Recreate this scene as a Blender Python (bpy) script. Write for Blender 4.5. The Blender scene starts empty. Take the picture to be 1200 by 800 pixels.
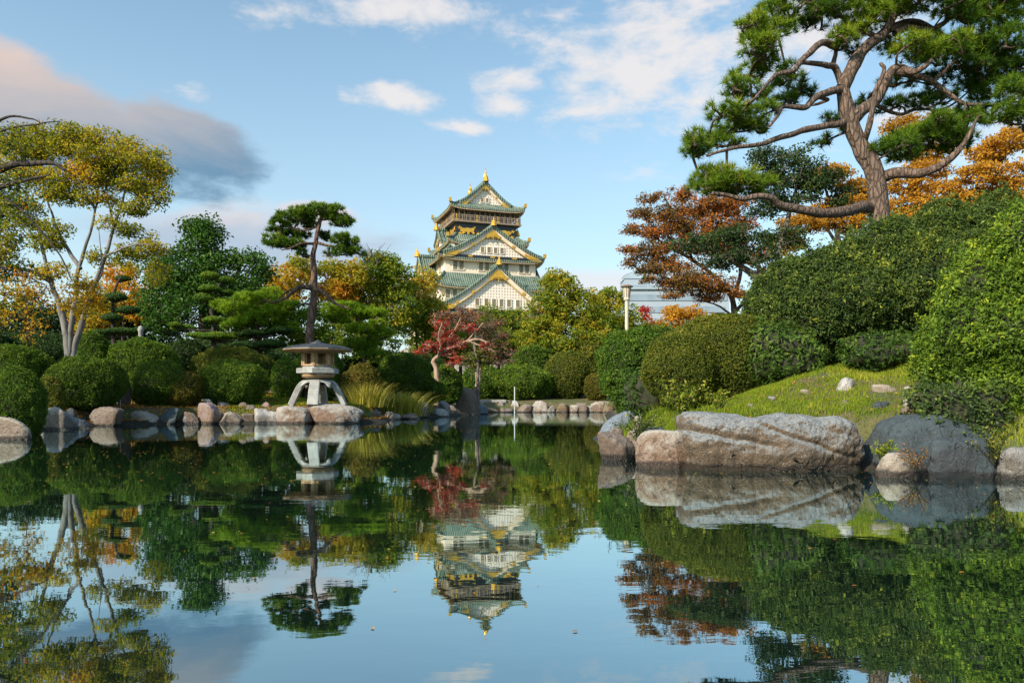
import bpy, math, random
import numpy as np
from mathutils import Vector
PI = math.pi
R = math.radians
sc = bpy.context.scene
COL = sc.collection

# ------------------------------------------------------------------ camera, sky, sun, exposure
CAMZ = 0.8
FPX = 900.0
HY = 470.0
cam = bpy.data.cameras.new('camera'); camo = bpy.data.objects.new('camera', cam); COL.objects.link(camo)
camo.location = (0, 0, CAMZ); camo.rotation_euler = (R(90), 0, 0)
cam.lens = 27.0; cam.sensor_width = 36.0; cam.shift_y = 0.0583; cam.clip_start = 0.05; cam.clip_end = 4000
sc.camera = camo

SUN_EL = 31.0
SUN_DIR = Vector((-0.70, -0.71, 0)).normalized()       # towards the sun, on the ground plan
sun = bpy.data.lights.new('sun', 'SUN'); suno = bpy.data.objects.new('sun', sun); COL.objects.link(suno)
sun.energy = 3.6; sun.angle = R(0.6); sun.color = (1.0, 0.86, 0.68)
sv = Vector((SUN_DIR.x*math.cos(R(SUN_EL)), SUN_DIR.y*math.cos(R(SUN_EL)), math.sin(R(SUN_EL))))
suno.rotation_euler = sv.to_track_quat('Z', 'Y').to_euler()
suno.location = (-30, -20, 30)

sc.view_settings.view_transform = 'Standard'; sc.view_settings.look = 'None'
sc.view_settings.gamma = 1.0; sc.view_settings.exposure = 0.90
sc.view_settings.use_curve_mapping = False
sc.cycles.max_bounces = 6; sc.cycles.diffuse_bounces = 3; sc.cycles.glossy_bounces = 3
sc.cycles.transmission_bounces = 4; sc.cycles.transparent_max_bounces = 6
sc.cycles.use_denoising = True
sc.cycles.sample_clamp_indirect = 6.0
sc.cycles.caustics_reflective = False; sc.cycles.caustics_refractive = False


class N:
    """tiny node-graph helper"""
    def __init__(s, nt): s.nt = nt; s.n = nt.nodes; s.l = nt.links
    def node(s, typ, **kw):
        nd = s.n.new(typ)
        for k, v in kw.items(): setattr(nd, k, v)
        return nd
    def put(s, sock, v):
        if hasattr(v, 'is_linked') or isinstance(v, bpy.types.NodeSocket): s.l.new(v, sock)
        elif v is not None:
            if isinstance(v, (tuple, list)) and len(v) == 3 and len(getattr(sock, 'default_value', (0,)*3)) == 4: v = (*v, 1)
            sock.default_value = v
    def m(s, op, a, b=None, c=None, clamp=False):
        nd = s.node('ShaderNodeMath', operation=op, use_clamp=clamp)
        s.put(nd.inputs[0], a)
        if b is not None: s.put(nd.inputs[1], b)
        if c is not None: s.put(nd.inputs[2], c)
        return nd.outputs[0]
    def vm(s, op, a, b=None):
        nd = s.node('ShaderNodeVectorMath', operation=op)
        s.put(nd.inputs[0], a)
        if b is not None: s.put(nd.inputs[1], b)
        return nd.outputs[0]
    def ss(s, v, a, b):
        nd = s.node('ShaderNodeMapRange', interpolation_type='SMOOTHSTEP')
        s.put(nd.inputs[0], v); nd.inputs[1].default_value = a; nd.inputs[2].default_value = b
        return nd.outputs[0]
    def mr(s, v, a, b, c, d):
        nd = s.node('ShaderNodeMapRange')
        s.put(nd.inputs[0], v)
        for i, x in enumerate((a, b, c, d)): nd.inputs[i+1].default_value = x
        return nd.outputs[0]
    def mix(s, f, a, b, mode='MIX'):
        nd = s.node('ShaderNodeMix', data_type='RGBA', blend_type=mode)
        s.put(nd.inputs[0], f); s.put(nd.inputs[6], a); s.put(nd.inputs[7], b)
        return nd.outputs[2]
    def noise(s, vec, scale, detail=4, rough=0.55, dist=0.0):
        nd = s.node('ShaderNodeTexNoise')
        if vec is not None: s.l.new(vec, nd.inputs['Vector'])
        nd.inputs['Scale'].default_value = scale; nd.inputs['Detail'].default_value = detail
        nd.inputs['Roughness'].default_value = rough; nd.inputs['Distortion'].default_value = dist
        return nd.outputs['Fac']
    def ramp(s, f, stops, interp='LINEAR'):
        nd = s.node('ShaderNodeValToRGB'); cr = nd.color_ramp; cr.interpolation = interp
        while len(cr.elements) < len(stops): cr.elements.new(0.5)
        for e, (p, c) in zip(cr.elements, stops): e.position = p; e.color = (*c, 1)
        s.put(nd.inputs[0], f)
        return nd.outputs[0]


world = bpy.data.worlds.new('World'); sc.world = world; world.use_nodes = True
w = N(world.node_tree); w.n.clear()
wout = w.node('ShaderNodeOutputWorld'); bg = w.node('ShaderNodeBackground')
w.l.new(bg.outputs[0], wout.inputs[0]); bg.inputs[1].default_value = 0.15
sky = w.node('ShaderNodeTexSky', sky_type='NISHITA')
sky.sun_disc = False; sky.sun_elevation = R(SUN_EL); sky.sun_rotation = math.atan2(SUN_DIR.x, SUN_DIR.y)
sky.air_density = 1.0; sky.dust_density = 1.2; sky.ozone_density = 1.2; sky.altitude = 0
tc = w.node('ShaderNodeTexCoord'); dirv = tc.outputs['Generated']
sep = w.node('ShaderNodeSeparateXYZ'); w.l.new(dirv, sep.inputs[0])
az = w.m('ARCTAN2', sep.outputs[0], sep.outputs[1]); el = w.m('ARCSINE', sep.outputs[2])
flat = w.vm('MULTIPLY', dirv, (1.0, 1.0, 2.2))
n1 = w.noise(flat, 5.5, 8, 0.62, 0.4)
n2 = w.noise(flat, 16.0, 5, 0.6, 0.2)


def azel(px, py):
    a = math.atan((px-600)/FPX); return a, math.atan((HY-py)/FPX*math.cos(a))


def cloud_zone(px, py, rx, ry, tilt=0.0):
    """soft elliptical weight around one direction of the sky (1 in the middle, falling below 0 outside)"""
    a, e = azel(px, py); ca, sa = math.cos(R(tilt)), math.sin(R(tilt))
    da = w.m('SUBTRACT', az, a); de = w.m('SUBTRACT', el, e)
    u = w.m('DIVIDE', w.m('SUBTRACT', w.m('MULTIPLY', da, ca), w.m('MULTIPLY', de, sa)), rx/FPX)
    v = w.m('DIVIDE', w.m('ADD', w.m('MULTIPLY', da, sa), w.m('MULTIPLY', de, ca)), ry/FPX)
    q = w.m('SQRT', w.m('ADD', w.m('MULTIPLY', u, u), w.m('MULTIPLY', v, v)))
    return w.m('SUBTRACT', 1.0, q), u, v


skyc = w.mix(1.0, sky.outputs[0], (0.66, 0.82, 0.78), 'MULTIPLY')
# pale air near the horizon
hz = w.m('POWER', w.m('SUBTRACT', 1.0, w.m('ABSOLUTE', sep.outputs[2]), clamp=True), 3.4)
col = w.mix(w.m('MULTIPLY', hz, 0.85), skyc, (2.75, 3.1, 3.25))
# white broken puffs
zs = []
for a in [(480, 10, 190, 42, 0), (770, 55, 190, 105, 0), (462, 112, 55, 24, 0), (596, 92, 60, 20, 0), (594, 125, 42, 20, 0), (540, 151, 52, 13, 0), (690, 130, 90, 16, 0),
          (820, 120, 90, 50, 0), (1120, 150, 140, 60, 0), (900, 30, 200, 90, 0), (225, 110, 40, 18, 0)]:
    zs.append(cloud_zone(*a)[0])
z = zs[0]
for q in zs[1:]: z = w.m('MAXIMUM', z, q)
dens = w.m('ADD', w.m('ADD', w.m('MULTIPLY', n1, 2.0), w.m('MULTIPLY', n2, 1.3)), w.m('MULTIPLY', w.m('MAXIMUM', z, -1.0), 0.62))
puff = w.m('MULTIPLY', w.ss(dens, 1.70, 2.3), 0.88)
col = w.mix(puff, col, (3.2, 3.05, 3.0))
# low lavender bank
zb, ub, vb = cloud_zone(280, 285, 230, 55, 0)
zb2, _, _ = cloud_zone(370, 252, 62, 20, 0)
zbm = w.m('MAXIMUM', zb, zb2)
db = w.ss(w.m('ADD', w.m('MULTIPLY', zbm, 0.9), w.m('MULTIPLY', n1, 1.0)), 0.6, 1.0)
cb = w.mix(w.ss(w.m('ADD', vb, w.m('MULTIPLY', n2, 0.8)), 0.45, 1.3), (1.65, 1.95, 2.4), (3.3, 2.7, 2.5))
col = w.mix(w.m('MULTIPLY', db, 0.8), col, cb)
zc, _, _ = cloud_zone(720, 335, 190, 28, 0)
col = w.mix(w.m('MULTIPLY', w.ss(w.m('ADD', zc, n1), 0.5, 1.2), 0.6), col, (3.2, 2.8, 2.8))
# large grey-pink cloud on the left
z1, u1, v1 = cloud_zone(20, 130, 250, 60, 13)
z1b, _, _ = cloud_zone(225, 168, 100, 44, 14)
zz = w.m('MAXIMUM', z1, z1b)
d1 = w.ss(w.m('ADD', w.m('MULTIPLY', zz, 1.35), w.m('ADD', w.m('MULTIPLY', n1, 0.8), w.m('MULTIPLY', n2, 0.8))), 0.86, 1.32)
tone = w.m('ADD', w.m('SUBTRACT', w.m('MULTIPLY', v1, 0.45), w.m('MULTIPLY', u1, 0.75)), w.m('MULTIPLY', n1, 0.9))
c1 = w.ramp(w.mr(tone, -0.7, 1.1, 0, 1), [(0, (.36, .88, 1.4)), (0.38, (.58, 1.1, 1.65)), (0.62, (1.8, 1.75, 1.85)), (1, (3.1, 2.35, 2.0))])
col = w.mix(w.m('MULTIPLY', d1, 0.92), col, c1)
w.l.new(col, bg.inputs[0])

# ------------------------------------------------------------------ placing helpers


def P(px, py, d):
    return np.array([(px-600)/FPX*d, d, CAMZ+(HY-py)/FPX*d])


def M(px, d): return px*d/FPX


def ground_d(px, py, d0, d1):
    """distance at which the bank is met by the sight line through a picture point"""
    for d in np.arange(d0, d1, .05):
        p = P(px, py, d)
        if float(H(p[0], p[1])) >= p[2]: return d
    return d1


POND = np.array([(-10.6, 15.6), (-12.6, 19), (-13.2, 22), (-13.6, 25.4), (-11.5, 27.0), (-8.6, 27.6), (-6.0, 28.2), (-4.9, 29.5), (-5.4, 34), (-4.6, 37), (-3.6, 39),
                 (-2.6, 45), (-2.2, 49), (-2.4, 55), (0, 55.6), (3, 55.3), (7.2, 55.6), (5.5, 45), (3.6, 28), (2.2, 18), (1.95, 15.5), (2.0, 13), (1.75, 11.2), (1.8, 9.9), (2.3, 9.35),
                 (4.0, 9.25), (4.35, 8.95), (5.3, 8.1), (7.5, 6.5), (10, 2), (10, -1.5), (-11, -1.5), (-12.5, 4), (-11.4, 10)])


def pond_sd(x, y):
    """distance to the shore, positive on land"""
    x = np.asarray(x, float); y = np.asarray(y, float)
    best = np.full(x.shape, 1e9); inside = np.zeros(x.shape, bool)
    n = len(POND)
    for i in range(n):
        a = POND[i]; b = POND[(i+1) % n]; e = b-a
        t = np.clip(((x-a[0])*e[0]+(y-a[1])*e[1])/(e@e), 0, 1)
        best = np.minimum(best, np.hypot(x-a[0]-t*e[0], y-a[1]-t*e[1]))
        c = ((a[1] > y) != (b[1] > y))
        with np.errstate(divide='ignore', invalid='ignore'):
            xi = (b[0]-a[0])*(y-a[1])/(b[1]-a[1]+1e-12)+a[0]
        inside ^= c & (x < xi)
    return np.where(inside, -best, best)


def _h(ix, iy, iz, s):
    v = (ix.astype(np.int64)*73856093) ^ (iy.astype(np.int64)*19349663) ^ (iz.astype(np.int64)*83492791) ^ (s*2654435761)
    v = (v ^ (v >> 13)) * 1274126177
    v = (v ^ (v >> 16)) & 0xffffff
    return v/float(0xffffff)


def vn(p, s=0):
    p = np.asarray(p, float); f = np.floor(p); t = p-f; t = t*t*(3-2*t); i = f.astype(np.int64)
    o = 0
    for dx in (0, 1):
        for dy in (0, 1):
            for dz in (0, 1):
                wt = (t[..., 0] if dx else 1-t[..., 0])*(t[..., 1] if dy else 1-t[..., 1])*(t[..., 2] if dz else 1-t[..., 2])
                o = o+wt*_h(i[..., 0]+dx, i[..., 1]+dy, i[..., 2]+dz, s)
    return o*2-1


def fbm(p, oct=4, s=0):
    o = 0; a = 1; tot = 0; p = np.asarray(p, float)
    for k in range(oct): o = o+a*vn(p*2**k, s+k*17); tot += a; a *= .5
    return o/tot


def sst(v, a, b):
    t = np.clip((v-a)/(b-a), 0, 1); return t*t*(3-2*t)


def H(x, y):
    x = np.asarray(x, float); y = np.asarray(y, float)
    sd = pond_sd(x, y)
    right = sst(x, 0.2, 1.4)*(1-sst(y, 26, 40))
    slope = 0.11+right*(0.03+0.13*sst(x, 2.6, 4.6))
    cap = 2.4+right*0.6
    h = 0.10+0.38*sst(sd, 0.28, 0.95)+np.minimum(np.maximum(sd-0.3, 0)*slope, cap)
    h = h*(1-0.35*sst(-y, -3, 2))
    q = np.stack([x*0.5, y*0.5, x*0], -1)
    h = h+0.09*fbm(q, 3, 5)*sst(sd, 0.2, 1.5)+right*0.07*fbm(q*3.2, 3, 15)*sst(sd, 0.3, 1.2)
    return np.where(sd > 0, h*sst(sd, -0.05, 0.12)+0.03, -0.7*sst(-sd, 0, 0.8)+0.02)


# ------------------------------------------------------------------ mesh builder


class MB:
    def __init__(s): s.v = []; s.f = []; s.nv = 0; s.a = []
    def add(s, v, f, mi=0, att=None):
        v = np.asarray(v, float).reshape(-1, 3); f = np.asarray(f, np.int64)
        s.v.append(v); s.f.append((f+s.nv, mi)); s.nv += len(v)
        s.a.append(np.zeros(len(f)) if att is None else np.asarray(att, float))
        return s
    def box(s, c, h, mi=0, rz=0.0):
        x, y, z = h; v = np.array([[sx*x, sy*y, sz*z] for sz in (-1, 1) for sy in (-1, 1) for sx in (-1, 1)], float)
        if rz: ca, sa = math.cos(rz), math.sin(rz); v = np.c_[v[:, 0]*ca-v[:, 1]*sa, v[:, 0]*sa+v[:, 1]*ca, v[:, 2]]
        return s.add(v+np.array(c), [[0, 2, 3, 1], [4, 5, 7, 6], [0, 1, 5, 4], [2, 6, 7, 3], [0, 4, 6, 2], [1, 3, 7, 5]], mi)
    def grid(s, g, mi=0, close=False, flip=False):
        a, b = g.shape[:2]; i = np.arange(a-1)[:, None]*b; jb = b if close else b-1
        j = np.arange(jb)[None, :]; j2 = (j+1) % b
        f = np.stack([i+j, i+j2, i+b+j2, i+b+j], -1).reshape(-1, 4)
        return s.add(g.reshape(-1, 3), f[:, ::-1] if flip else f, mi)
    def tube(s, pts, rad, n=8, mi=0, cap=True):
        pts = np.asarray(pts, float); rad = np.broadcast_to(np.asarray(rad, float), (len(pts),))
        t = np.gradient(pts, axis=0); t /= np.linalg.norm(t, axis=1)[:, None]+1e-9
        up = np.array([0.31, 0.22, 0.92]); side = np.cross(t, up)
        bad = np.linalg.norm(side, axis=1) < .12
        if bad.any(): side[:] = np.cross(t, np.array([0.95, 0.25, 0.1]))
        side /= np.linalg.norm(side, axis=1)[:, None]+1e-9; o = np.cross(side, t)
        ph = np.linspace(0, 2*PI, n, endpoint=False)
        g = pts[:, None]+rad[:, None, None]*(np.cos(ph)[None, :, None]*side[:, None]+np.sin(ph)[None, :, None]*o[:, None])
        s.grid(g, mi, close=True)
        if cap: s.add(g[-1], tri_fan(n), mi)
        return s
    def lathe(s, prof, n=24, c=(0, 0, 0), mi=0, ph0=0.0):
        prof = np.array(prof, float); ph = np.linspace(0, 2*PI, n, endpoint=False)+ph0
        g = np.stack([prof[:, 0:1]*np.cos(ph)+c[0], prof[:, 0:1]*np.sin(ph)+c[1], np.repeat(prof[:, 1:2], n, 1)+c[2]], -1)
        return s.grid(g, mi, close=True)
    def prism(s, poly, y0, y1, mi=0):
        """polygon in x,z pulled between two y values"""
        p = np.array(poly, float); n = len(p)
        v = np.r_[np.c_[p[:, 0], np.full(n, y0), p[:, 1]], np.c_[p[:, 0], np.full(n, y1), p[:, 1]]]
        s.add(v, [[i, (i+1) % n, n+(i+1) % n, n+i] for i in range(n)], mi)
        c = p.mean(0)
        for yy in (y0, y1):
            vv = np.r_[np.c_[p[:, 0], np.full(n, yy), p[:, 1]], [[c[0], yy, c[1]]]]
            s.add(vv, [[i, (i+1) % n, n] for i in range(n)], mi)
        return s
    def build(s, name, mats, parent=None, origin=None, smooth=False, attr=None):
        v = np.concatenate(s.v)
        if origin is not None: v = v-np.asarray(origin)
        me = bpy.data.meshes.new(name)
        tot = np.concatenate([np.full(len(f), f.shape[1]) for f, _ in s.f]).astype(np.int32)
        loops = np.concatenate([f.reshape(-1) for f, _ in s.f]).astype(np.int32)
        mi = np.concatenate([np.full(len(f), m) for f, m in s.f]).astype(np.int32)
        me.vertices.add(len(v)); me.vertices.foreach_set('co', v.astype(np.float32).ravel())
        me.loops.add(len(loops)); me.loops.foreach_set('vertex_index', loops)
        me.polygons.add(len(tot)); st = np.r_[0, np.cumsum(tot)[:-1]].astype(np.int32)
        me.polygons.foreach_set('loop_start', st); me.polygons.foreach_set('loop_total', tot)
        me.polygons.foreach_set('material_index', mi)
        me.update(calc_edges=True)
        if attr:
            at = me.attributes.new(attr, 'FLOAT', 'FACE'); at.data.foreach_set('value', np.concatenate(s.a).astype(np.float32))
        me.polygons.foreach_set('use_smooth', np.full(len(tot), smooth))
        for m_ in (mats if isinstance(mats, (list, tuple)) else [mats]): me.materials.append(m_)
        o = bpy.data.objects.new(name, me); COL.objects.link(o)
        if parent is not None: o.parent = parent
        elif origin is not None: o.location = origin
        return o


def tri_fan(n): return [[0, i, i+1] for i in range(1, n-1)]


def tag(o, label, cat, group=None, kind=None):
    if label: o['label'] = label
    if cat: o['category'] = cat
    if group: o['group'] = group
    if kind: o['kind'] = kind
    return o


def thing(name, label, cat, loc=(0, 0, 0), rz=0.0, group=None):
    o = bpy.data.objects.new(name, None); COL.objects.link(o); o.empty_display_size = 0.3
    o.location = loc; o.rotation_euler = (0, 0, rz)
    return tag(o, label, cat, group)


# ------------------------------------------------------------------ materials
def newmat(name):
    m = bpy.data.materials.new(name); m.use_nodes = True; g = N(m.node_tree); g.n.clear()
    out = g.node('ShaderNodeOutputMaterial'); return m, g, out


def pbsdf(g, out, color, rough=0.6, metal=0.0, spec=0.5, bump=None, bstr=0.3, bdist=0.02):
    b = g.node('ShaderNodeBsdfPrincipled'); g.put(b.inputs['Base Color'], color)
    g.put(b.inputs['Roughness'], rough); b.inputs['Metallic'].default_value = metal
    b.inputs['Specular IOR Level'].default_value = spec
    if bump is not None:
        bn = g.node('ShaderNodeBump'); bn.inputs['Strength'].default_value = bstr; bn.inputs['Distance'].default_value = bdist
        g.put(bn.inputs['Height'], bump); g.l.new(bn.outputs[0], b.inputs['Normal'])
    if out is not None: g.l.new(b.outputs[0], out.inputs[0])
    return b


def mat_simple(name, c, rough=0.6, metal=0.0, var=0.15, scale=3.0, bump=0.2, bdist=0.01):
    m, g, out = newmat(name); t = g.node('ShaderNodeTexCoord').outputs['Object']
    n = g.noise(t, scale, 6, 0.65)
    cc = g.mix(g.ss(n, 0.3, 0.7), tuple(x*(1-var) for x in c), tuple(min(1, x*(1+var)) for x in c))
    pbsdf(g, out, cc, rough, metal, bump=g.noise(t, scale*5, 5, 0.7), bstr=bump, bdist=bdist); return m


LEAFMATS = {}


def mat_leaf(name, stops, transl=0.3, rough=0.5, tcol=1.6, gain=1.4):
    if name in LEAFMATS: return LEAFMATS[name]
    m, g, out = newmat(name)
    a = g.node('ShaderNodeAttribute', attribute_name='tone')
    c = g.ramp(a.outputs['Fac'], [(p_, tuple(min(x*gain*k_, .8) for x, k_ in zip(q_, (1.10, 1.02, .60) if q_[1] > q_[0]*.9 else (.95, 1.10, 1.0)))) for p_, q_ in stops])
    b = pbsdf(g, None, c, rough+.08, 0, 0.16)
    t = g.node('ShaderNodeBsdfTranslucent')
    g.put(t.inputs[0], g.mix(1.0, c, (tcol, tcol*0.95, tcol*0.55), 'MULTIPLY'))
    mx = g.node('ShaderNodeMixShader'); mx.inputs[0].default_value = transl
    g.l.new(b.outputs[0], mx.inputs[1]); g.l.new(t.outputs[0], mx.inputs[2]); g.l.new(mx.outputs[0], out.inputs[0])
    LEAFMATS[name] = m; return m


L = dict(
    azalea=mat_leaf('leaf_azalea', [(0, (.022, .050, .012)), (.45, (.045, .095, .018)), (.8, (.085, .145, .025)), (1, (.16, .18, .035))], 0.25, gain=1.6),
    azalea_brown=mat_leaf('leaf_azalea_brown', [(0, (.035, .045, .012)), (.5, (.10, .10, .02)), (.8, (.18, .12, .03)), (1, (.28, .13, .035))], 0.2),
    azalea_bright=mat_leaf('leaf_azalea_bright', [(0, (.028, .060, .014)), (.5, (.065, .12, .022)), (.85, (.12, .19, .03)), (1, (.20, .23, .04))], 0.25),
    olive=mat_leaf('leaf_olive', [(0, (.03, .05, .014)), (.5, (.075, .10, .022)), (.85, (.14, .15, .03)), (1, (.24, .17, .035))], 0.25),
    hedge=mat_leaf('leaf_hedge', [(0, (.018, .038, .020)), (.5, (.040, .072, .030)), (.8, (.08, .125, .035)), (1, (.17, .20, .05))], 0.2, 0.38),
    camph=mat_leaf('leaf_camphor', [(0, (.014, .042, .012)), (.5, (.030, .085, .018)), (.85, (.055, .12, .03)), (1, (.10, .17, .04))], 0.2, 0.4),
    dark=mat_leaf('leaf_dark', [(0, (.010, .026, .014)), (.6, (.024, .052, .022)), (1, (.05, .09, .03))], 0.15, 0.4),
    yellowgreen=mat_leaf('leaf_yellowgreen', [(0, (.07, .11, .015)), (.4, (.17, .19, .02)), (.7, (.36, .27, .025)), (1, (.50, .24, .02))], 0.4),
    greengold=mat_leaf('leaf_greengold', [(0, (.035, .075, .014)), (.4, (.09, .135, .02)), (.75, (.19, .18, .025)), (1, (.36, .20, .03))], 0.4, gain=1.75),
    orangeyellow=mat_leaf('leaf_orangeyellow', [(0, (.14, .17, .02)), (.35, (.34, .27, .025)), (.7, (.48, .24, .025)), (1, (.48, .12, .02))], 0.4, gain=1.2),
    maple=mat_leaf('leaf_maple', [(0, (.10, .085, .03)), (.35, (.23, .11, .03)), (.7, (.40, .12, .025)), (1, (.52, .14, .02))], 0.35, gain=1.2),
    orange=mat_leaf('leaf_orange', [(0, (.26, .13, .02)), (.5, (.46, .21, .025)), (1, (.58, .31, .04))], 0.42, gain=1.15),
    red=mat_leaf('leaf_red', [(0, (.14, .03, .025)), (.5, (.38, .028, .024)), (.8, (.50, .045, .03)), (1, (.45, .11, .03))], 0.4, gain=1.15),
    mauve=mat_leaf('leaf_mauve', [(0, (.09, .055, .035)), (.5, (.17, .08, .05)), (.85, (.26, .08, .05)), (1, (.35, .12, .04))], 0.3),
    pine=mat_leaf('needle_pine', [(0, (.020, .055, .014)), (.45, (.05, .11, .016)), (.8, (.12, .19, .02)), (1, (.20, .23, .03))], 0.25),
    pine_dark=mat_leaf('needle_pine_dark', [(0, (.012, .034, .016)), (.5, (.026, .062, .022)), (1, (.06, .11, .025))], 0.2),
    pine_bright=mat_leaf('needle_pine_bright', [(0, (.04, .09, .012)), (.5, (.10, .19, .018)), (1, (.19, .28, .03))], 0.3),
    grass=mat_leaf('blade_grass', [(0, (.07, .12, .018)), (.45, (.14, .21, .022)), (.75, (.22, .27, .04)), (1, (.36, .33, .13))], 0.35, gain=1.2),
    reed=mat_leaf('blade_reed', [(0, (.08, .12, .02)), (.45, (.20, .21, .04)), (.8, (.34, .27, .08)), (1, (.42, .28, .12))], 0.35),
    litter=mat_leaf('fallen_leaf', [(0, (.14, .05, .02)), (.5, (.35, .12, .025)), (.8, (.5, .22, .03)), (1, (.55, .4, .1))], 0.15),
    fern=mat_leaf('leaf_broad', [(0, (.025, .06, .018)), (.6, (.06, .12, .03)), (1, (.12, .18, .05))], 0.3, gain=1.1),
)
TWIG = mat_simple('twig_bark', (.026, .028, .014), 0.9, var=.4, scale=8)


def mat_bark(name, c1, c2, sc_=6.0, bump=0.9, squash=0.35):
    m, g, out = newmat(name); t = g.node('ShaderNodeTexCoord').outputs['Object']
    tv = g.vm('MULTIPLY', t, (1, 1, squash))
    vo = g.node('ShaderNodeTexVoronoi', feature='DISTANCE_TO_EDGE'); vo.inputs['Scale'].default_value = sc_
    wv = g.vm('ADD', tv, g.vm('MULTIPLY', g.node('ShaderNodeTexNoise').outputs['Color'], (0.45, 0.45, 0.45)))
    g.l.new(wv, vo.inputs['Vector'])
    e = g.ss(g.m('ADD', vo.outputs['Distance'], g.m('MULTIPLY', g.m('SUBTRACT', g.noise(tv, sc_*4, 4, 0.7), 0.5), 0.25)), -0.02, 0.2)
    n = g.noise(tv, sc_*1.5, 6, 0.7)
    c = g.mix(g.m('MULTIPLY', e, g.ss(n, 0.25, 0.75)), c1, c2)
    hgt = g.m('ADD', e, g.m('MULTIPLY', n, 0.5))
    pbsdf(g, out, c, 0.85, bump=hgt, bstr=bump, bdist=0.03); return m


B_PINE = mat_bark('bark_pine', (.075, .05, .038), (.24, .17, .13), 11.0)
B_PINE2 = mat_bark('bark_pine_red', (.06, .035, .025), (.20, .12, .085), 6.0)
B_PALE = mat_bark('bark_pale', (.11, .105, .10), (.24, .245, .24), 3.0, 0.3)
B_DARK = mat_bark('bark_dark', (.025, .020, .016), (.075, .06, .05), 6.0, 0.6)
B_GREY = mat_bark('bark_grey', (.10, .085, .07), (.22, .19, .16), 5.0, 0.5)
B_CORAL = mat_bark('bark_coral', (.28, .19, .13), (.48, .36, .27), 4.0, 0.3)


def mat_rock(name, top, low, dark, speck=(.6, .58, .52), sc_=1.0, wet=0.07, speckle=0.35):
    m, g, out = newmat(name); geo = g.node('ShaderNodeNewGeometry')
    t = g.vm('MULTIPLY', geo.outputs['Position'], (1, 1, 1)); s3 = g.node('ShaderNodeSeparateXYZ'); g.l.new(geo.outputs['Position'], s3.inputs[0])
    nrm = g.node('ShaderNodeSeparateXYZ'); g.l.new(geo.outputs['Normal'], nrm.inputs[0])
    a = g.noise(t, 2.2*sc_, 6, 0.62, 0.3); b = g.noise(t, 9*sc_, 6, 0.7); d = g.noise(t, 34*sc_, 4, 0.7)
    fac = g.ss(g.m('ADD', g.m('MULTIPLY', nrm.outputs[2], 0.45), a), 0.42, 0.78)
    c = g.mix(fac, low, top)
    c = g.mix(g.m('MULTIPLY', g.ss(b, 0.52, 0.68), 0.75), c, dark)
    c = g.mix(g.m('MULTIPLY', g.ss(d, 0.56, 0.68), speckle), c, speck)
    c = g.mix(g.m('MULTIPLY', g.ss(g.noise(t, 60*sc_, 3, 0.6), 0.56, 0.66), 0.6), c, dark)
    cr = g.node('ShaderNodeTexVoronoi', feature='DISTANCE_TO_EDGE'); cr.inputs['Scale'].default_value = 2.0*sc_
    g.l.new(g.vm('ADD', t, g.vm('MULTIPLY', g.node('ShaderNodeTexNoise').outputs['Color'], (.5, .5, .5))), cr.inputs['Vector'])
    crk = g.m('MAXIMUM', g.ss(cr.outputs['Distance'], 0.0, 0.025), g.ss(g.noise(t, 1.7*sc_, 3, 0.5), 0.47, 0.53))
    wf = g.ss(g.m('ADD', s3.outputs[2], g.m('MULTIPLY', g.m('SUBTRACT', a, 0.5), 0.16)), wet-0.015, wet+0.035)
    c = g.mix(g.m('MULTIPLY', g.m('SUBTRACT', 1.0, crk), 0.5), c, dark)
    c = g.mix(wf, tuple(x*0.22 for x in low), c)
    hgt = g.m('ADD', g.m('MULTIPLY', a, 0.6), g.m('ADD', g.m('MULTIPLY', b, 0.45), g.m('ADD', g.m('MULTIPLY', d, 0.15), g.m('MULTIPLY', crk, 0.10))))
    pbsdf(g, out, c, g.mr(wf, 0, 1, 0.25, 0.85), bump=hgt, bstr=1.0, bdist=0.12); return m


RK = dict(
    lichen=mat_rock('rock_lichen', (.28, .30, .315), (.17, .12, .075), (.05, .052, .055), (.52, .56, .57), 1.8, speckle=.7),
    rust=mat_rock('rock_rust', (.38, .36, .33), (.21, .13, .085), (.09, .06, .045)),
    brown=mat_rock('rock_brown', (.20, .165, .14), (.14, .10, .075), (.06, .045, .04)),
    moss=mat_rock('rock_moss', (.17, .16, .10), (.20, .13, .08), (.05, .05, .03)),
    slate=mat_rock('rock_slate', (.055, .078, .092), (.045, .052, .058), (.018, .024, .03), (.13, .17, .19)),  # dark slate, its colour deepened further to stand in for the bush's shade
    blue=mat_rock('rock_bluegrey', (.20, .25, .31), (.13, .16, .19), (.05, .065, .09), (.45, .50, .56), 1.7, speckle=.7),
    grey=mat_rock('rock_grey', (.26, .255, .25), (.16, .14, .12), (.07, .065, .06)),
    tan=mat_rock('rock_tan', (.37, .33, .28), (.23, .18, .14), (.12, .09, .07)),
    pale=mat_rock('rock_pale', (.45, .44, .43), (.28, .25, .22), (.17, .16, .14)),
    pink=mat_rock('rock_pink', (.29, .23, .23), (.24, .16, .11), (.09, .065, .065)),
)

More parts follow.
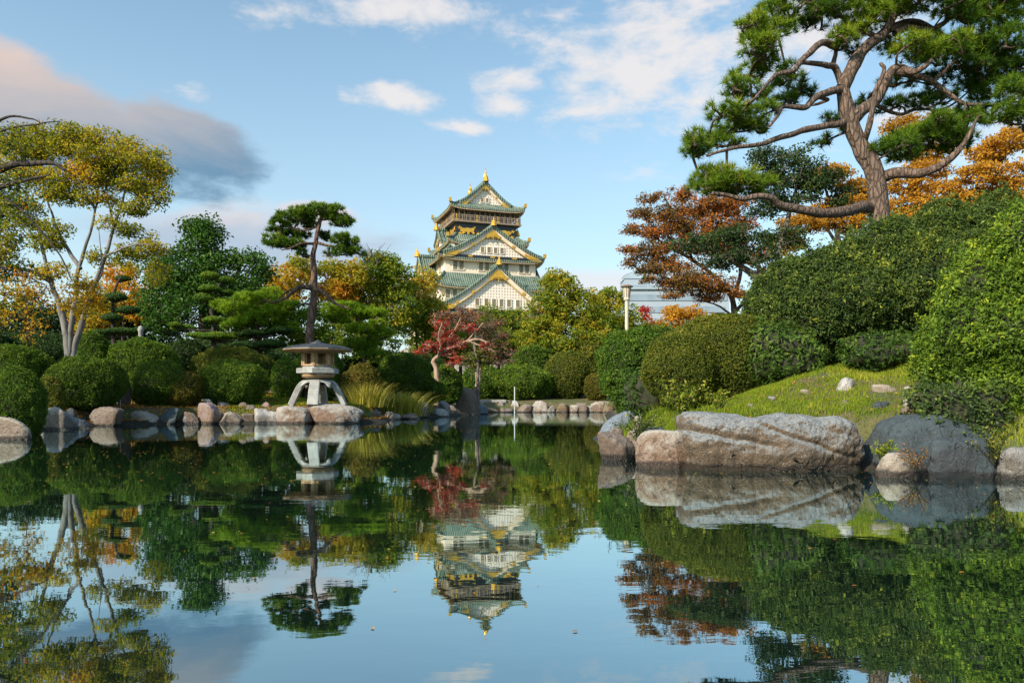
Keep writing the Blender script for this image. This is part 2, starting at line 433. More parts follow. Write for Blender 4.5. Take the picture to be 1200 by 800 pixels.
STONE = mat_simple('granite', (.30, .31, .30), 0.8, var=.3, scale=3.5, bump=.5)
STONE_DARK = mat_simple('granite_dark', (.032, .038, .045), 0.6, var=.45, scale=2.0, bump=.5)
STONE_TAN = mat_simple('granite_tan', (.36, .24, .13), 0.8, var=.3, scale=5.0, bump=.4)
GOLD = mat_simple('gilding', (.75, .42, .06), 0.35, 0.6, var=.2, scale=1.5)
PLASTER = mat_simple('white_plaster', (.78, .67, .54), 0.8, var=.10, scale=.6, bump=.1)
EAVE = mat_simple('cream_eaves', (.62, .47, .27), 0.8, var=.15, scale=.8, bump=.1)
BLACK = mat_simple('black_lacquer', (.018, .022, .026), 0.35, var=.2, scale=2)
BRONZE = mat_simple('rail_bronze', (.26, .20, .15), 0.6, var=.2, scale=2)
SHUTTER = mat_simple('grey_shutter', (.20, .19, .13), 0.6, var=.15, scale=2)
GLASSD = mat_simple('dark_glass', (.13, .125, .12), 0.15, var=.2, scale=1)
WALLSTONE = mat_simple('castle_stone', (.28, .25, .21), 0.85, var=.4, scale=.4, bump=.6, bdist=.3)


def mat_tiles():
    m, g, out = newmat('green_copper_tiles'); tcn = g.node('ShaderNodeTexCoord')
    s3 = g.node('ShaderNodeSeparateXYZ'); g.l.new(tcn.outputs['Object'], s3.inputs[0])
    sn = g.node('ShaderNodeSeparateXYZ'); g.l.new(tcn.outputs['Normal'], sn.inputs[0])
    side = g.m('GREATER_THAN', g.m('ABSOLUTE', sn.outputs[0]), g.m('ABSOLUTE', sn.outputs[1]))
    along = g.m('ADD', g.m('MULTIPLY', side, s3.outputs[1]), g.m('MULTIPLY', g.m('SUBTRACT', 1.0, side), s3.outputs[0]))
    st = g.m('ABSOLUTE', g.m('SINE', g.m('MULTIPLY', along, PI/0.5)))
    n = g.noise(g.node('ShaderNodeTexCoord').outputs['Object'], 0.7, 6, 0.7)
    c = g.mix(g.ss(n, 0.3, 0.7), (.085, .14, .115), (.21, .27, .21))
    c = g.mix(g.m('MULTIPLY', g.m('SUBTRACT', 1, g.ss(st, 0.1, 0.5)), 0.75), c, (.03, .06, .055))
    pbsdf(g, out, c, 0.6, bump=st, bstr=0.8, bdist=0.12); return m


def mat_lattice():
    m, g, out = newmat('gable_lattice_plaster'); t = g.node('ShaderNodeTexCoord').outputs['Object']
    s3 = g.node('ShaderNodeSeparateXYZ'); g.l.new(t, s3.inputs[0])
    def dot(v): return g.m('ABSOLUTE', g.m('SINE', g.m('MULTIPLY', v, PI/0.62)))
    xy = g.m('ADD', s3.outputs[0], s3.outputs[1])
    d = g.m('MULTIPLY', g.ss(dot(xy), 0.55, 0.9), g.ss(dot(s3.outputs[2]), 0.55, 0.9))
    c = g.mix(d, (.82, .74, .65), (.50, .44, .39))
    pbsdf(g, out, c, 0.8, bump=g.m('SUBTRACT', 1, d), bstr=0.6, bdist=.08); return m


TILES = mat_tiles(); LATTICE = mat_lattice()

# ------------------------------------------------------------------ ground and water


def axis(lo, hi, fine_lo, fine_hi, fine, mid_lo, mid_hi, mid):
    a = list(np.arange(fine_lo, fine_hi+1e-6, fine))
    b = list(np.arange(fine_hi+mid, mid_hi, mid)); c = list(np.arange(fine_lo-mid, mid_lo, -mid))
    x = mid_hi; o = []
    s_ = mid*2
    while x < hi: o.append(x); x += s_; s_ *= 1.35
    o.append(hi)
    x = mid_lo; p = []; s_ = mid*2
    while x > lo: p.append(x); x -= s_; s_ *= 1.35
    p.append(lo)
    return np.array(sorted(set(np.round(a+b+c+o+p, 4))))


gx = axis(-1500, 1500, -17, 16, 0.2, -60, 60, 1.0); gy = axis(-300, 2500, 6, 34, 0.2, -10, 100, 1.0)
GX, GY = np.meshgrid(gx, gy); GZ = H(GX.ravel(), GY.ravel()).reshape(GX.shape)
g_ = MB(); g_.grid(np.stack([GX, GY, GZ], -1))


def mat_ground():
    m, g, out = newmat('garden_soil_and_moss'); geo = g.node('ShaderNodeNewGeometry'); t = geo.outputs['Position']
    a = g.noise(t, 0.6, 6, 0.6); b = g.noise(t, 7, 6, 0.7); d = g.noise(t, 40, 3, 0.6)
    c = g.mix(g.ss(a, 0.42, 0.58), (.075, .095, .025), (.13, .10, .05))
    c = g.mix(g.m('MULTIPLY', g.ss(b, 0.5, 0.7), 0.7), c, (.17, .15, .05))
    c = g.mix(g.m('MULTIPLY', g.ss(d, 0.55, 0.65), 0.5), c, (.03, .03, .015))
    zz_ = g.node('ShaderNodeSeparateXYZ'); g.l.new(t, zz_.inputs[0])
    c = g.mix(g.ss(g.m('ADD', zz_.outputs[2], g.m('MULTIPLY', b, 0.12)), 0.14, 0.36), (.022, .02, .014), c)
    pbsdf(g, out, c, 0.95, bump=g.m('ADD', b, d), bstr=0.7, bdist=0.04); return m


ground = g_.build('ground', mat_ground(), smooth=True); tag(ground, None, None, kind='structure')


def mat_water():
    m, g, out = newmat('pond_water'); geo = g.node('ShaderNodeNewGeometry'); t = geo.outputs['Position']
    tv = g.vm('MULTIPLY', t, (0.55, 1.0, 1.0))
    a = g.noise(tv, 1.3, 3, 0.5); b = g.noise(tv, 6.5, 3, 0.5, 0.4)
    hgt = g.m('ADD', g.m('MULTIPLY', a, 0.8), g.m('MULTIPLY', b, 0.22))
    bn = g.node('ShaderNodeBump'); g.put(bn.inputs['Strength'], g.mr(g.noise(g.vm('MULTIPLY', t, (0.12, 0.3, 1)), 1.0, 3, 0.5), 0.38, 0.62, 0.035, 0.15)); bn.inputs['Distance'].default_value = 0.02
    g.put(bn.inputs['Height'], hgt)
    fr = g.node('ShaderNodeFresnel'); fr.inputs[0].default_value = 1.33; g.l.new(bn.outputs[0], fr.inputs[1])
    f = g.m('POWER', fr.outputs[0], 0.29, clamp=True)
    gl = g.node('ShaderNodeBsdfGlossy'); gl.inputs['Roughness'].default_value = 0.012; gl.inputs['Color'].default_value = (.80, .94, .96, 1)
    g.l.new(bn.outputs[0], gl.inputs['Normal'])
    df = g.node('ShaderNodeBsdfDiffuse')
    g.put(df.inputs[0], (.006, .016, .012, 1))
    mx = g.node('ShaderNodeMixShader'); g.l.new(f, mx.inputs[0]); g.l.new(df.outputs[0], mx.inputs[1]); g.l.new(gl.outputs[0], mx.inputs[2])
    g.l.new(mx.outputs[0], out.inputs[0]); return m


wm = MB(); wm.add([(-30, -12, 0), (30, -12, 0), (30, 75, 0), (-30, 75, 0)], [[0, 1, 2, 3]])
water = wm.build('pond_water', mat_water()); tag(water, None, None, kind='structure')

# ------------------------------------------------------------------ foliage helpers


def unit(rng, n):
    v = rng.normal(size=(n, 3)); return v/np.linalg.norm(v, axis=1)[:, None]


def norm(v): return v/(np.linalg.norm(v, axis=1)[:, None]+1e-9)


def leaf_quads(mb, pts, nrm, size, rng, tone, aspect=0.5, fold=0.18):
    n = len(pts); nrm = norm(nrm)
    t = norm(np.cross(nrm, unit(rng, n))); b = np.cross(nrm, t)
    s = (size*rng.uniform(.5, 1.4, n))[:, None]; tone = np.where(rng.random(n) < .012, 1.0, tone)
    L_ = t*s; W_ = b*s*aspect; F = nrm*s*fold
    v = np.stack([pts-L_*.5, pts+W_*.5+F, pts+L_*.5-F*.4, pts-W_*.5+F], 1).reshape(-1, 3)
    mb.add(v, np.arange(4*n).reshape(n, 4), 0, np.clip(tone, 0, 1))


def smooth_path(pts, k=5, jit=0.0, rng=None):
    p = np.asarray(pts, float)
    if len(p) == 2: p = np.array([p[0], (p[0]+p[1])/2, p[1]])
    q = np.vstack([2*p[0]-p[1], p, 2*p[-1]-p[-2]]); o = []
    for i in range(1, len(q)-2):
        for t in np.linspace(0, 1, k, endpoint=False):
            a, b, c, d = q[i-1], q[i], q[i+1], q[i+2]
            o.append(.5*((2*b)+(-a+c)*t+(2*a-5*b+4*c-d)*t*t+(-a+3*b-3*c+d)*t**3))
    o.append(p[-1]); o = np.array(o)
    if jit and rng is not None:
        s = rng.integers(0, 999); o[1:-1] += jit*np.stack([fbm(o*2.0/max(jit*20, .5), 2, s+i) for i in range(3)], -1)[1:-1]
    return o


def shrub(name, label, cat, blobs, mat, lsize, seed, cover=2.6, group=None, base=None, bump=.11, aspect=.5, expo=2.08, stray=0.03, tone0=0.0, corem=None, shoots=0.0, shoot_len=.2):
    """blobs: (centre xyz, radii xyz). A leafy shell round a twiggy inside."""
    rng = np.random.default_rng(seed)
    c0 = np.array(blobs[0][0], float)
    if base is None: base = np.array([c0[0], c0[1], float(H(c0[0], c0[1]))])
    root = thing(name, label, cat, base, 0, group)
    mb = MB(); core = MB(); P_ = []; N_ = []; T_ = []
    for (c, r) in blobs:
        c = np.array(c, float); r = np.array(r, float)
        area = 4*PI*((((r[0]*r[1])**1.6+(r[0]*r[2])**1.6+(r[1]*r[2])**1.6)/3)**(1/1.6))
        n = int(cover*area/(lsize*lsize*aspect*.55))
        d = unit(rng, n)
        sup = (np.abs(d)**expo).sum(1)**(-1/expo)
        bumpn = fbm(d*r/max(min(r), .2)*2.2+seed, 4, seed)+.6*fbm(d*1.3+seed*3, 2, seed+9)
        depth = rng.random(n)**1.8*0.16
        k = sup*(1+bump*bumpn*1.6-depth)
        st = rng.random(n) < stray; k[st] *= 1+rng.random(st.sum())*.12*min(1, .6/max(r))
        p = c+d*k[:, None]*r; nn = norm(d/r)
        keep = np.ones(n, bool)
        for (c2, r2) in blobs:
            if c2 is c or np.allclose(c2, c): continue
            q = (np.abs((p-np.array(c2))/np.array(r2))**expo).sum(1)**(1/expo)
            keep &= q > .82
        keep &= p[:, 2] > base[2]-0.3
        thin = fbm(p*2.2/max(.6, min(r))+seed*1.7, 3, seed+31); keep &= rng.random(n) < np.clip(1.2-3.0*np.maximum(thin-.2, 0), .3, 1)
        p = p[keep]; nn = nn[keep]; m_ = len(p)
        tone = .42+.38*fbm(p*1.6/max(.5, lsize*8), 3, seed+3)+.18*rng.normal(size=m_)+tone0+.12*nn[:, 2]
        P_.append(p); N_.append(nn); T_.append(tone)
        if shoots:
            ns = min(m_, int(shoots*area)); si = rng.choice(m_, ns, replace=False); per = 14
            dr = norm(nn[si]+.7*unit(rng, ns)+np.array([0, 0, .45])); ln_ = shoot_len*rng.uniform(.3, 1.15, ns)
            tt = rng.random((ns, per)); q = p[si][:, None]+dr[:, None]*(tt*ln_[:, None])[..., None]+rng.normal(size=(ns, per, 3))*lsize*.35
            P_.append(q.reshape(-1, 3)); N_.append(np.repeat(dr, per, 0)*.3); T_.append((np.repeat(tone[si], per)+.18*tt.ravel()))
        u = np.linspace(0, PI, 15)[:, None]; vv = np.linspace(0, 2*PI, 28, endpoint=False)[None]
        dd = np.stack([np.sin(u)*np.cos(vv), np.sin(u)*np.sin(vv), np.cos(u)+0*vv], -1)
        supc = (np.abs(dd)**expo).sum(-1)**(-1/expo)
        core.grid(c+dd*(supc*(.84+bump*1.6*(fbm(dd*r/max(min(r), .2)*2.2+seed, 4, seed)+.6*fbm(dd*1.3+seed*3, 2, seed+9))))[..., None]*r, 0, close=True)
    p = np.concatenate(P_); nn = np.concatenate(N_); t = np.concatenate(T_)
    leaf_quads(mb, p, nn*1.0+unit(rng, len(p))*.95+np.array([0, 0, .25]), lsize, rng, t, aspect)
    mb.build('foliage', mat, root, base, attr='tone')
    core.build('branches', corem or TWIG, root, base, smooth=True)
    return root


def sh(px0, px1, y0, y1, d, mat, label, seed, lsize=None, dd=0.8, name='clipped_shrub', cat='shrub', group='clipped azalea shrubs round the pond', **kw):
    cx = (px0+px1)/2; c = P(cx, (y0+y1)/2, d); rx = M((px1-px0)/2, d)
    gz = float(H(c[0], c[1])); zt = P(cx, y0, d)[2]; zb = min(P(cx, y1, d)[2], gz+.05)-0.12
    rz = (zt-zb)/2; c[2] = (zt+zb)/2
    ls = lsize or max(.045, 2.3*d/FPX)
    return shrub(name, label, cat, [(c, (rx, max(rx*dd, .3), rz))], mat, ls, seed, group=group, base=np.array([c[0], c[1], gz]), **kw)


def tree(name, label, cat, base, limbs, blobs, mat, bark, seed, lsize, clump=.5, cover=1.3, dens=1.0, flat=.6, twig=.02, group=None, aspect=.55, tonef=.55, up=.5,
         tone0=0.0, ctone=None, twign=1.0, shell=.35, tw_n=5):
    """limbs: list of (list of xyz, r0, r1); blobs: (centre, radii[, tone shift]); the crown is clumps of leaves joined by twigs to the limbs."""
    rng = np.random.default_rng(seed); base = np.array(base, float)
    root = thing(name, label, cat, base, 0, group)
    tr = MB(); nodes = []
    for pts, r0, r1 in limbs:
        sp = smooth_path(pts, 6, r0*.5, rng); rr = np.linspace(r0, r1, len(sp))
        rr = rr*(1+.12*fbm(sp*3, 2, seed))
        tr.tube(sp, rr, 10 if r0 > .06 else 6)
        nodes += [np.array(q) for q in sp[len(sp)//3:]]
    K = []
    for bl in blobs:
        c = np.array(bl[0], float); r = np.array(bl[1], float); ts = bl[2] if len(bl) > 2 else 0
        n = max(3, int(cover*(r[0]*r[2]+r[0]*r[1]*.6)/(clump*clump*flat)*1.6))
        d = unit(rng, n); rad = (rng.random(n)*(1-shell)+shell)**.6
        for q, k in zip(d, rad): K.append((c+q*k*r*.93, ts+rng.normal()*.10))
    nodes = np.array(nodes); cen = np.array([k[0] for k in K])
    if len(nodes):
        dist = np.min(np.linalg.norm(cen[:, None]-nodes[None], axis=2), 1); order = np.argsort(dist)
        nd = list(nodes)
        for i in order:
            arr = np.array(nd); dd_ = np.linalg.norm(arr-cen[i], axis=1)+.6*np.maximum(0, arr[:, 2]-cen[i][2])
            j = np.argmin(dd_); a = arr[j]; b = cen[i]
            if rng.random() < twign:
                mid = (a+b)/2+rng.normal(size=3)*.12*np.linalg.norm(b-a)+np.array([0, 0, -.06*np.linalg.norm(b-a)])
                tr.tube(smooth_path([a, mid, b], 3), np.linspace(twig*1.4, twig*.6, 7), 4, cap=False)
                for q in range(tw_n if twign > .5 else 0):
                    e = b+unit(rng, 1)[0]*clump*rng.uniform(.5, 1.0)*np.array([1, 1, flat]); tr.tube([b, (b+e)/2+rng.normal(size=3)*.03*clump, e], [twig*.5, twig*.4, twig*.2], 3, cap=False)
            nd.append(b)
    mb = MB(); PP = []; NN = []; TT = []
    for c, ts in K:
        cr = clump*rng.uniform(.6, 1.25); n = max(5, int(dens*2.2*cr*cr/(lsize*lsize*aspect)))
        d = unit(rng, n); k = rng.random(n)**.45
        PP.append(c+d*k[:, None]*cr*np.array([1, 1, flat])); NN.append(d*.5+unit(rng, n)+np.array([0, 0, up])); TT.append(np.full(n, ts)+.04*rng.normal())
    p = np.concatenate(PP); nn = np.concatenate(NN); t = np.concatenate(TT)
    tone = .45+tonef*.6*fbm(p*.45/clump, 3, seed)+t+.16*rng.normal(size=len(p))+tone0
    if ctone: tone = tone+ctone(p)
    leaf_quads(mb, p, nn, lsize, rng, tone, aspect)
    tr.build('trunk', bark, root, base, smooth=True)
    mb.build('crown', mat, root, base, attr='tone')
    return root


def needles(mb, c, dirs, ln, rng, per, tone, wd):
    """tufts: c (n,3) tip points, dirs (n,3) shoot directions"""
    n = len(c); idx = np.repeat(np.arange(n), per); m_ = len(idx)
    d = norm(dirs[idx]*.75+unit(rng, m_)*1.0); s = ln*rng.uniform(.7, 1.15, m_)
    side = norm(np.cross(d, unit(rng, m_)))*wd*.5
    a = c[idx]+unit(rng, m_)*ln*.12
    v = np.stack([a-side, a+side, a+d*s[:, None]], 1).reshape(-1, 3)
    mb.add(v, np.arange(3*m_).reshape(m_, 3), 0, np.clip(tone[idx]+.10*rng.normal(size=m_), 0, 1))


def pine(name, label, base, limbs, pads, mat, bark, seed, ln=.13, per=26, wd=.012, tuft_d=55, twig=.02, group=None, tone0=0.0, spread=1.0, hollow=.35, seg=12, sat=1):
    rng = np.random.default_rng(seed); base = np.array(base, float)
    root = thing(name, label, 'pine tree', base, 0, group)
    tr = MB(); nodes = []
    for pts, r0, r1 in limbs:
        sp = smooth_path(pts, 7, r0*.55, rng); rr = np.linspace(r0, r1, len(sp))*(1+.14*fbm(sp*4, 2, seed))
        tr.tube(sp, rr, seg if r0 > .06 else 7); nodes += list(sp[len(sp)//4:])
    C = []; D = []; T = []
    nd = list(nodes); more = []
    for pd in pads:
        c = np.array(pd[0], float); q = np.array(pd[1], float)
        for k in range(sat):
            a_ = rng.uniform(0, 2*PI); k_ = rng.uniform(.35, .6)
            more.append((c+np.array([math.cos(a_)*q[0]*1.05, math.sin(a_)*q[1]*.9, q[2]*rng.uniform(-.7, .9)]), q*k_, (pd[2] if len(pd) > 2 else 0)+rng.normal()*.06))
    pads = list(pads)+more
    for pd in pads:
        c = np.array(pd[0], float); r = np.array(pd[1], float); ts = pd[2] if len(pd) > 2 else 0
        n = max(4, int(tuft_d*(r[0]*r[1]*1.0+r[0]*r[2]*.8)*PI))
        d = unit(rng, n); d[:, 2] = np.abs(d[:, 2])*np.where(rng.random(n) < .72, 1, -.5)
        k = rng.random(n)**hollow*(1+.2*fbm(d*2.0+c, 2, seed))
        p = c+d*k[:, None]*r
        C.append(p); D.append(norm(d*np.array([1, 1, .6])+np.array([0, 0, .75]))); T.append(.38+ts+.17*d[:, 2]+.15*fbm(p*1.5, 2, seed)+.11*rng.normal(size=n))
        # wiry branchlets
        m_ = max(3, int(n*.07*spread)); sel = rng.choice(n, m_, replace=False)
        arr = np.array(nd); j = np.argmin(np.linalg.norm(arr-c, axis=1)); a = arr[j]
        hub = c-np.array([0, 0, r[2]*.45])
        md = (a+hub)/2+rng.normal(size=3)*.1*np.linalg.norm(hub-a)
        tr.tube(smooth_path([a, md, hub], 4), np.linspace(twig*2.0, twig*1.1, 9), 6, cap=False); nd.append(hub)
        for i in sel:
            e = p[i]-np.array([0, 0, ln*.1]); m2 = (hub+e)/2+rng.normal(size=3)*.12*np.linalg.norm(e-hub)-np.array([0, 0, .1*r[2]])
            tr.tube(smooth_path([hub, m2, e], 3), np.linspace(twig*.9, twig*.35, 7), 4, cap=False)
    c = np.concatenate(C); d = np.concatenate(D); t = np.concatenate(T)+tone0
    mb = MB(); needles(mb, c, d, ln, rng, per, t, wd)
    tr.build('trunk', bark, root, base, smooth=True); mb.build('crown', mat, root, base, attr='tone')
    return root


def rock(px0, px1, y0, y1, d, mat, label, seed, dd=.8, name='boulder', group='stones edging the pond', flatn=.35, low=.35, round_=9, zoff=0.0, rz=0.0, sub=5, nplanes=16, rough=1.0, plane=(.72, 1.0), boxy=0.0, tilt=0.0):
    """a boulder whose widest outline spans px0..px1, top at y0 and foot at y1 when seen from the path"""
    rng = np.random.default_rng(seed); cx = (px0+px1)/2; rx = M((px1-px0)/2, d)
    c = P(cx, y1, d+rx*dd*.6); zt = P(cx, y0, d+rx*dd*.3)[2]; zf = P(cx, y1, d)[2]+zoff
    import bmesh
    bm = bmesh.new(); bmesh.ops.create_icosphere(bm, subdivisions=sub, radius=1.0)
    v = np.array([x.co[:] for x in bm.verts]); f = np.array([[x.index for x in q.verts] for q in bm.faces]); bm.free()
    pn = unit(rng, nplanes); pn[0] = (0.05, 0, 1); pd_ = rng.uniform(plane[0], plane[1], nplanes); pd_[0] = .8+.1*rng.random()
    den = np.maximum(v@pn.T, 1e-3); rr = pd_[None]/den
    rr = -np.log(np.exp(-round_*np.minimum(rr, 3)).sum(1))/round_
    if boxy: rr = rr*(1-boxy)+boxy*(np.abs(v)**5).sum(1)**(-1/5)*.85
    rr = rr*(1+rough*(.08*fbm(v*2.0+seed, 3, seed)+.045*fbm(v*7+seed, 3, seed+1)+.022*fbm(v*19+seed, 2, seed+2)))
    p = v*rr[:, None]; p[:, 0] = np.where(p[:, 0] > 0, p[:, 0]/p[:, 0].max(), -p[:, 0]/p[:, 0].min()); p[:, 1] /= np.abs(p[:, 1]).max()
    zmx = p[:, 2].max(); h = max(zt-zf, .04)
    p[:, 2] = np.where(p[:, 2] > 0, p[:, 2]/zmx, p[:, 2]*low/h*1.0 if h < .6 else p[:, 2]*low)
    p[:, 2] *= np.where(p[:, 2] > 0, 1+tilt*(p[:, 0]-1)*.5, 1)
    p = p*np.array([rx, rx*dd, h])
    if rz: ca, sa = math.cos(rz), math.sin(rz); p = np.c_[p[:, 0]*ca-p[:, 1]*sa, p[:, 0]*sa+p[:, 1]*ca, p[:, 2]]
    o = MB().add(p, f).build(name, RK[mat] if isinstance(mat, str) else mat, smooth=True)
    o.location = (c[0], c[1], zf)
    return tag(o, label, 'rock', group)

# ------------------------------------------------------------------ the castle
TH = R(19.0); CX, CY = -7.9, 176.0
castle = thing('castle_tower', 'white five storey castle tower with green tiled gabled roofs and gold ornaments above the trees', 'castle', (CX, CY, 0), TH)


def turn(v, k):
    """rotate local points by k quarter turns so that the -y face looks to the next side"""
    for _ in range(k % 4): v = np.stack([v[..., 1], -v[..., 0], v[..., 2]], -1)
    return v


def skirt(zi, zo, ix, iy, ox, oy, lift=.9, mats=(TILES, PLASTER)):
    mb = MB(); ev = MB()
    for k in range(4):
        a, b, a2, b2 = (ix, iy, ox, oy) if k % 2 == 0 else (iy, ix, oy, ox)
        u = np.linspace(-1, 1, 41)[:, None]; t = np.linspace(0, 1, 8)[None]
        x = u*(a+(a2-a)*t); y = -(b+(b2-b)*t)+0*u
        z = zi+(zo-zi)*(1-(1-t)**1.45)+lift*np.abs(u)**7*t**2
        top = np.stack([x, y, z], -1); bot = top.copy(); bot[..., 2] -= .22+.12*t
        mb.grid(turn(top, k), 0, flip=True)
        edge = np.stack([top[:, -1], bot[:, -1]], 1); mb.grid(turn(edge, k), 0)
        # plastered eaves with rafter ends below the tiles
        e0 = bot[:, 3:].copy(); e0[..., 1] += .12; ev.grid(turn(e0, k), 0)
        e1 = e0.copy(); e1[..., 2] -= .28; ev.grid(turn(e1, k), 0)
        ev.grid(turn(np.stack([e0[:, -1], e1[:, -1]], 1), k), 0)
        m_ = int(a2*2/.7)
        for i in range(m_):
            xx = -a2+.5+i*.7
            v = np.array([[xx-.14, -b2+.05, 0], [xx+.14, -b2+.05, 0]]); zz = zo-.72+lift*abs(xx/a2)**7
            v4 = np.array([[xx-.13, -b2+.02, zz], [xx+.13, -b2+.02, zz], [xx+.13, -b2+.02, zz+.3], [xx-.13, -b2+.02, zz+.3]])
            ev.add(turn(v4, k), [[0, 1, 2, 3]], 1)
    o = mb.build('roof', TILES, castle); e = ev.build('eaves', [EAVE, BRONZE], o)
    for sx in (-1, 1):
        for sy in (-1, 1):
            rg = MB()
            t = np.linspace(0, 1, 9); pts = np.stack([sx*(ix+(ox-ix)*t), sy*(iy+(oy-iy)*t), zi+(zo-zi)*(1-(1-t)**1.45)+lift*t**2+.15], -1)
            rg.tube(pts, .28, 6, 0); rg.box(pts[-1]+np.array([0, 0, .3]), (.28, .28, .42), 1)
            rg.build('hip_ridge', [TILES, GOLD], o)
    return o


def gable(k, yf, hw, zb, zp, yb, x0=0.0, board=.8, nwin=0, winw=.55, winh=1.0, gold=1.0, band=True, curve=1.3, wallp=None):
    """gable whose face looks along side k, at distance yf from the tower's middle; its roof runs back to yb"""
    s_ = np.linspace(0, 1, 14); zr = zb+(zp-zb)*(1-s_)**curve; rf = MB()
    for sg in (-1, 1):
        for q, (a, b) in enumerate([(0, .0)]):
            x = x0+sg*hw*s_; yy = np.array([-yf-.9, -yb])
            top = np.stack([np.repeat(x[:, None], 2, 1), np.repeat(yy[None], len(x), 0), np.repeat(zr[:, None], 2, 1)], -1)
            rf.grid(turn(top, k)); bot = top.copy(); bot[..., 2] -= .38; rf.grid(turn(bot, k))
            rf.grid(turn(np.stack([top[:, 0], bot[:, 0]], 1), k)); rf.grid(turn(np.stack([top[-1], bot[-1]], 0), k))
        # rolled verge tiles
        pts = np.stack([x0+sg*hw*s_, np.full(14, -yf-.75), zr+.12], -1); rf.tube(turn(pts, k), .27, 6)
        pts[:, 1] += .9; pts[:, 2] += .02; rf.tube(turn(pts, k), .17, 6)
    rf.tube(turn(np.array([[x0, -yf-1.0, zp+.25], [x0, -yb, zp+.25]]), k), .42, 8)
    roof = rf.build('gable_roof', TILES, castle)
    f = MB()  # triangular face
    zz = zb+(zp-zb)*(1-s_)**curve-.4
    v = np.r_[np.stack([x0-hw*s_, np.full(14, -yf), zz], -1), np.stack([x0+hw*s_, np.full(14, -yf), zz], -1)]
    fl = [[i, i+1, 15+i, 14+i] for i in range(13)]; v[:, 2] = np.maximum(v[:, 2], zb-.4)
    v2 = []
    ncol = 27; xs = np.linspace(-hw, hw, ncol); zt = zb+(zp-zb)*(1-np.abs(xs)/hw)**curve-.4
    gface = np.stack([np.stack([xs+x0, np.full(ncol, -yf), np.full(ncol, zb-.5)], -1), np.stack([xs+x0, np.full(ncol, -yf), zt], -1)], 1)
    f.grid(turn(gface, k)); fo = f.build('gable_wall', LATTICE, castle)
    bb = MB()  # white barge boards with a dark green line
    for sg in (-1, 1):
        for (off, th_, yo, mi) in ((.42, board, .55, 0),):
            x = x0+sg*hw*s_; a = np.stack([x, np.full(14, -yf-yo), zr-off], -1); b = a.copy(); b[:, 2] -= th_*(1+.25*s_); b[:, 2] = np.maximum(b[:, 2], zb-.9)
            c_ = b.copy(); c_[:, 1] += .3; bb.grid(turn(np.stack([a, b, c_], 1), k), mi)
            e1 = b.copy(); e1[:, 1] -= .03; e2 = e1.copy(); e2[:, 2] += board*.2; bb.grid(turn(np.stack([e1, e2], 1), k), 1)
    bb.build('bargeboard', [PLASTER, GOLD], fo)
    if nwin:
        w0 = -(nwin-1)/2*winw*1.95
        for i in range(nwin):
            if nwin == 6 and i in (): continue
            wn = MB(); xx = x0+w0+i*winw*1.95
            if nwin == 6: xx += (-.35 if i == 0 else .35 if i == 5 else 0)
            z_ = zb+.45+winh/2
            window(wn, xx, -yf, z_, winw/2, winh/2, k); wn.build('window', [PLASTER, SHUTTER, BRONZE], fo)
    if gold:
        yg = -yf-.95; sz = gold
        crest = [(0, .1), (.55, -.1), (1.2, -.9), (1.9, -1.25), (1.5, -1.35), (1.25, -1.75), (.8, -1.25), (.45, -1.5), (.2, -1.2), (0, -2.0), (-.2, -1.2), (-.45, -1.5), (-.8, -1.25), (-1.25, -1.75), (-1.5, -1.35), (-1.9, -1.25), (-1.2, -.9), (-.55, -.1)]

        def gild(nm, poly, y0, y1):
            gd = MB(); gd.prism(poly, y0, y1); gd.v = [turn(v_, k) for v_ in gd.v]; gd.build(nm, GOLD, fo)
        gild('gold_crest', [(x0+a*sz, zp-.95*sz**.5+b*sz) for a, b in crest], yg+.28, yg+.42)
        for sg in (-1, 1):
            for q in (.42, .68):
                xx = x0+sg*hw*q; z_ = zb+(zp-zb)*(1-q)**curve-.42-board*.6
                ph = np.linspace(0, 2*PI, 8, endpoint=False); gild('gold_boss', [(xx+.3*sz*math.cos(a), z_+.3*sz*math.sin(a)) for a in ph], yg+.25, yg+.38)
            e = x0+sg*hw
            gild('gold_corner', [(e-sg*.2, zb+.1), (e-sg*2.6*sz, zb+1.15*sz), (e-sg*2.2*sz, zb+.45*sz), (e-sg*3.4*sz, zb+.25*sz), (e-sg*2.7*sz, zb-.45), (e-sg*.5, zb-.5)], yg+.22, yg+.36)
        fin = MB(); fin.lathe([(.0, 1.25+.4*gold), (.12, 1.1+.4*gold), (.2, 1.0), (.42, .8), (.5, .35), (.62, .1), (.66, -.3)], 8, (x0, -yf-1.05, zp+.3))
        fin.v = [turn(v_, k) for v_ in fin.v]
        fin.build('ridge_ornament', GOLD, roof)
    if band:
        bd = MB(); bd.box((x0, -yf-.18, zb-.55), (hw*.72, .12, .3), 0)
        for q in (-.45, 0, .45): bd.box((x0+q*hw, -yf-.33, zb-.5), (.5, .05, .18), 1)
        bd.v = [turn(v_, k) for v_ in bd.v]
        bd.build('black_band', [BLACK, GOLD], fo)
    return fo


def window(mb, x, y, z, hx, hz, k):
    """framed shutter window standing 2 cm proud of a face that looks towards -y"""
    n0 = len(mb.v)
    mb.box((x, y-.04, z), (hx, .05, hz), 1)
    for sx in (-1, 1): mb.box((x+sx*(hx+.07), y-.07, z), (.07, .09, hz+.14), 0)
    for sz in (-1, 1): mb.box((x, y-.075, z+sz*(hz+.07)), (hx+.15, .085, .07), 0)
    for q in (-.5, 0, .5): mb.box((x+q*hx*1.2, y-.1, z), (.045, .02, hz), 2)
    for i in range(n0, len(mb.v)): mb.v[i] = turn(mb.v[i], k)


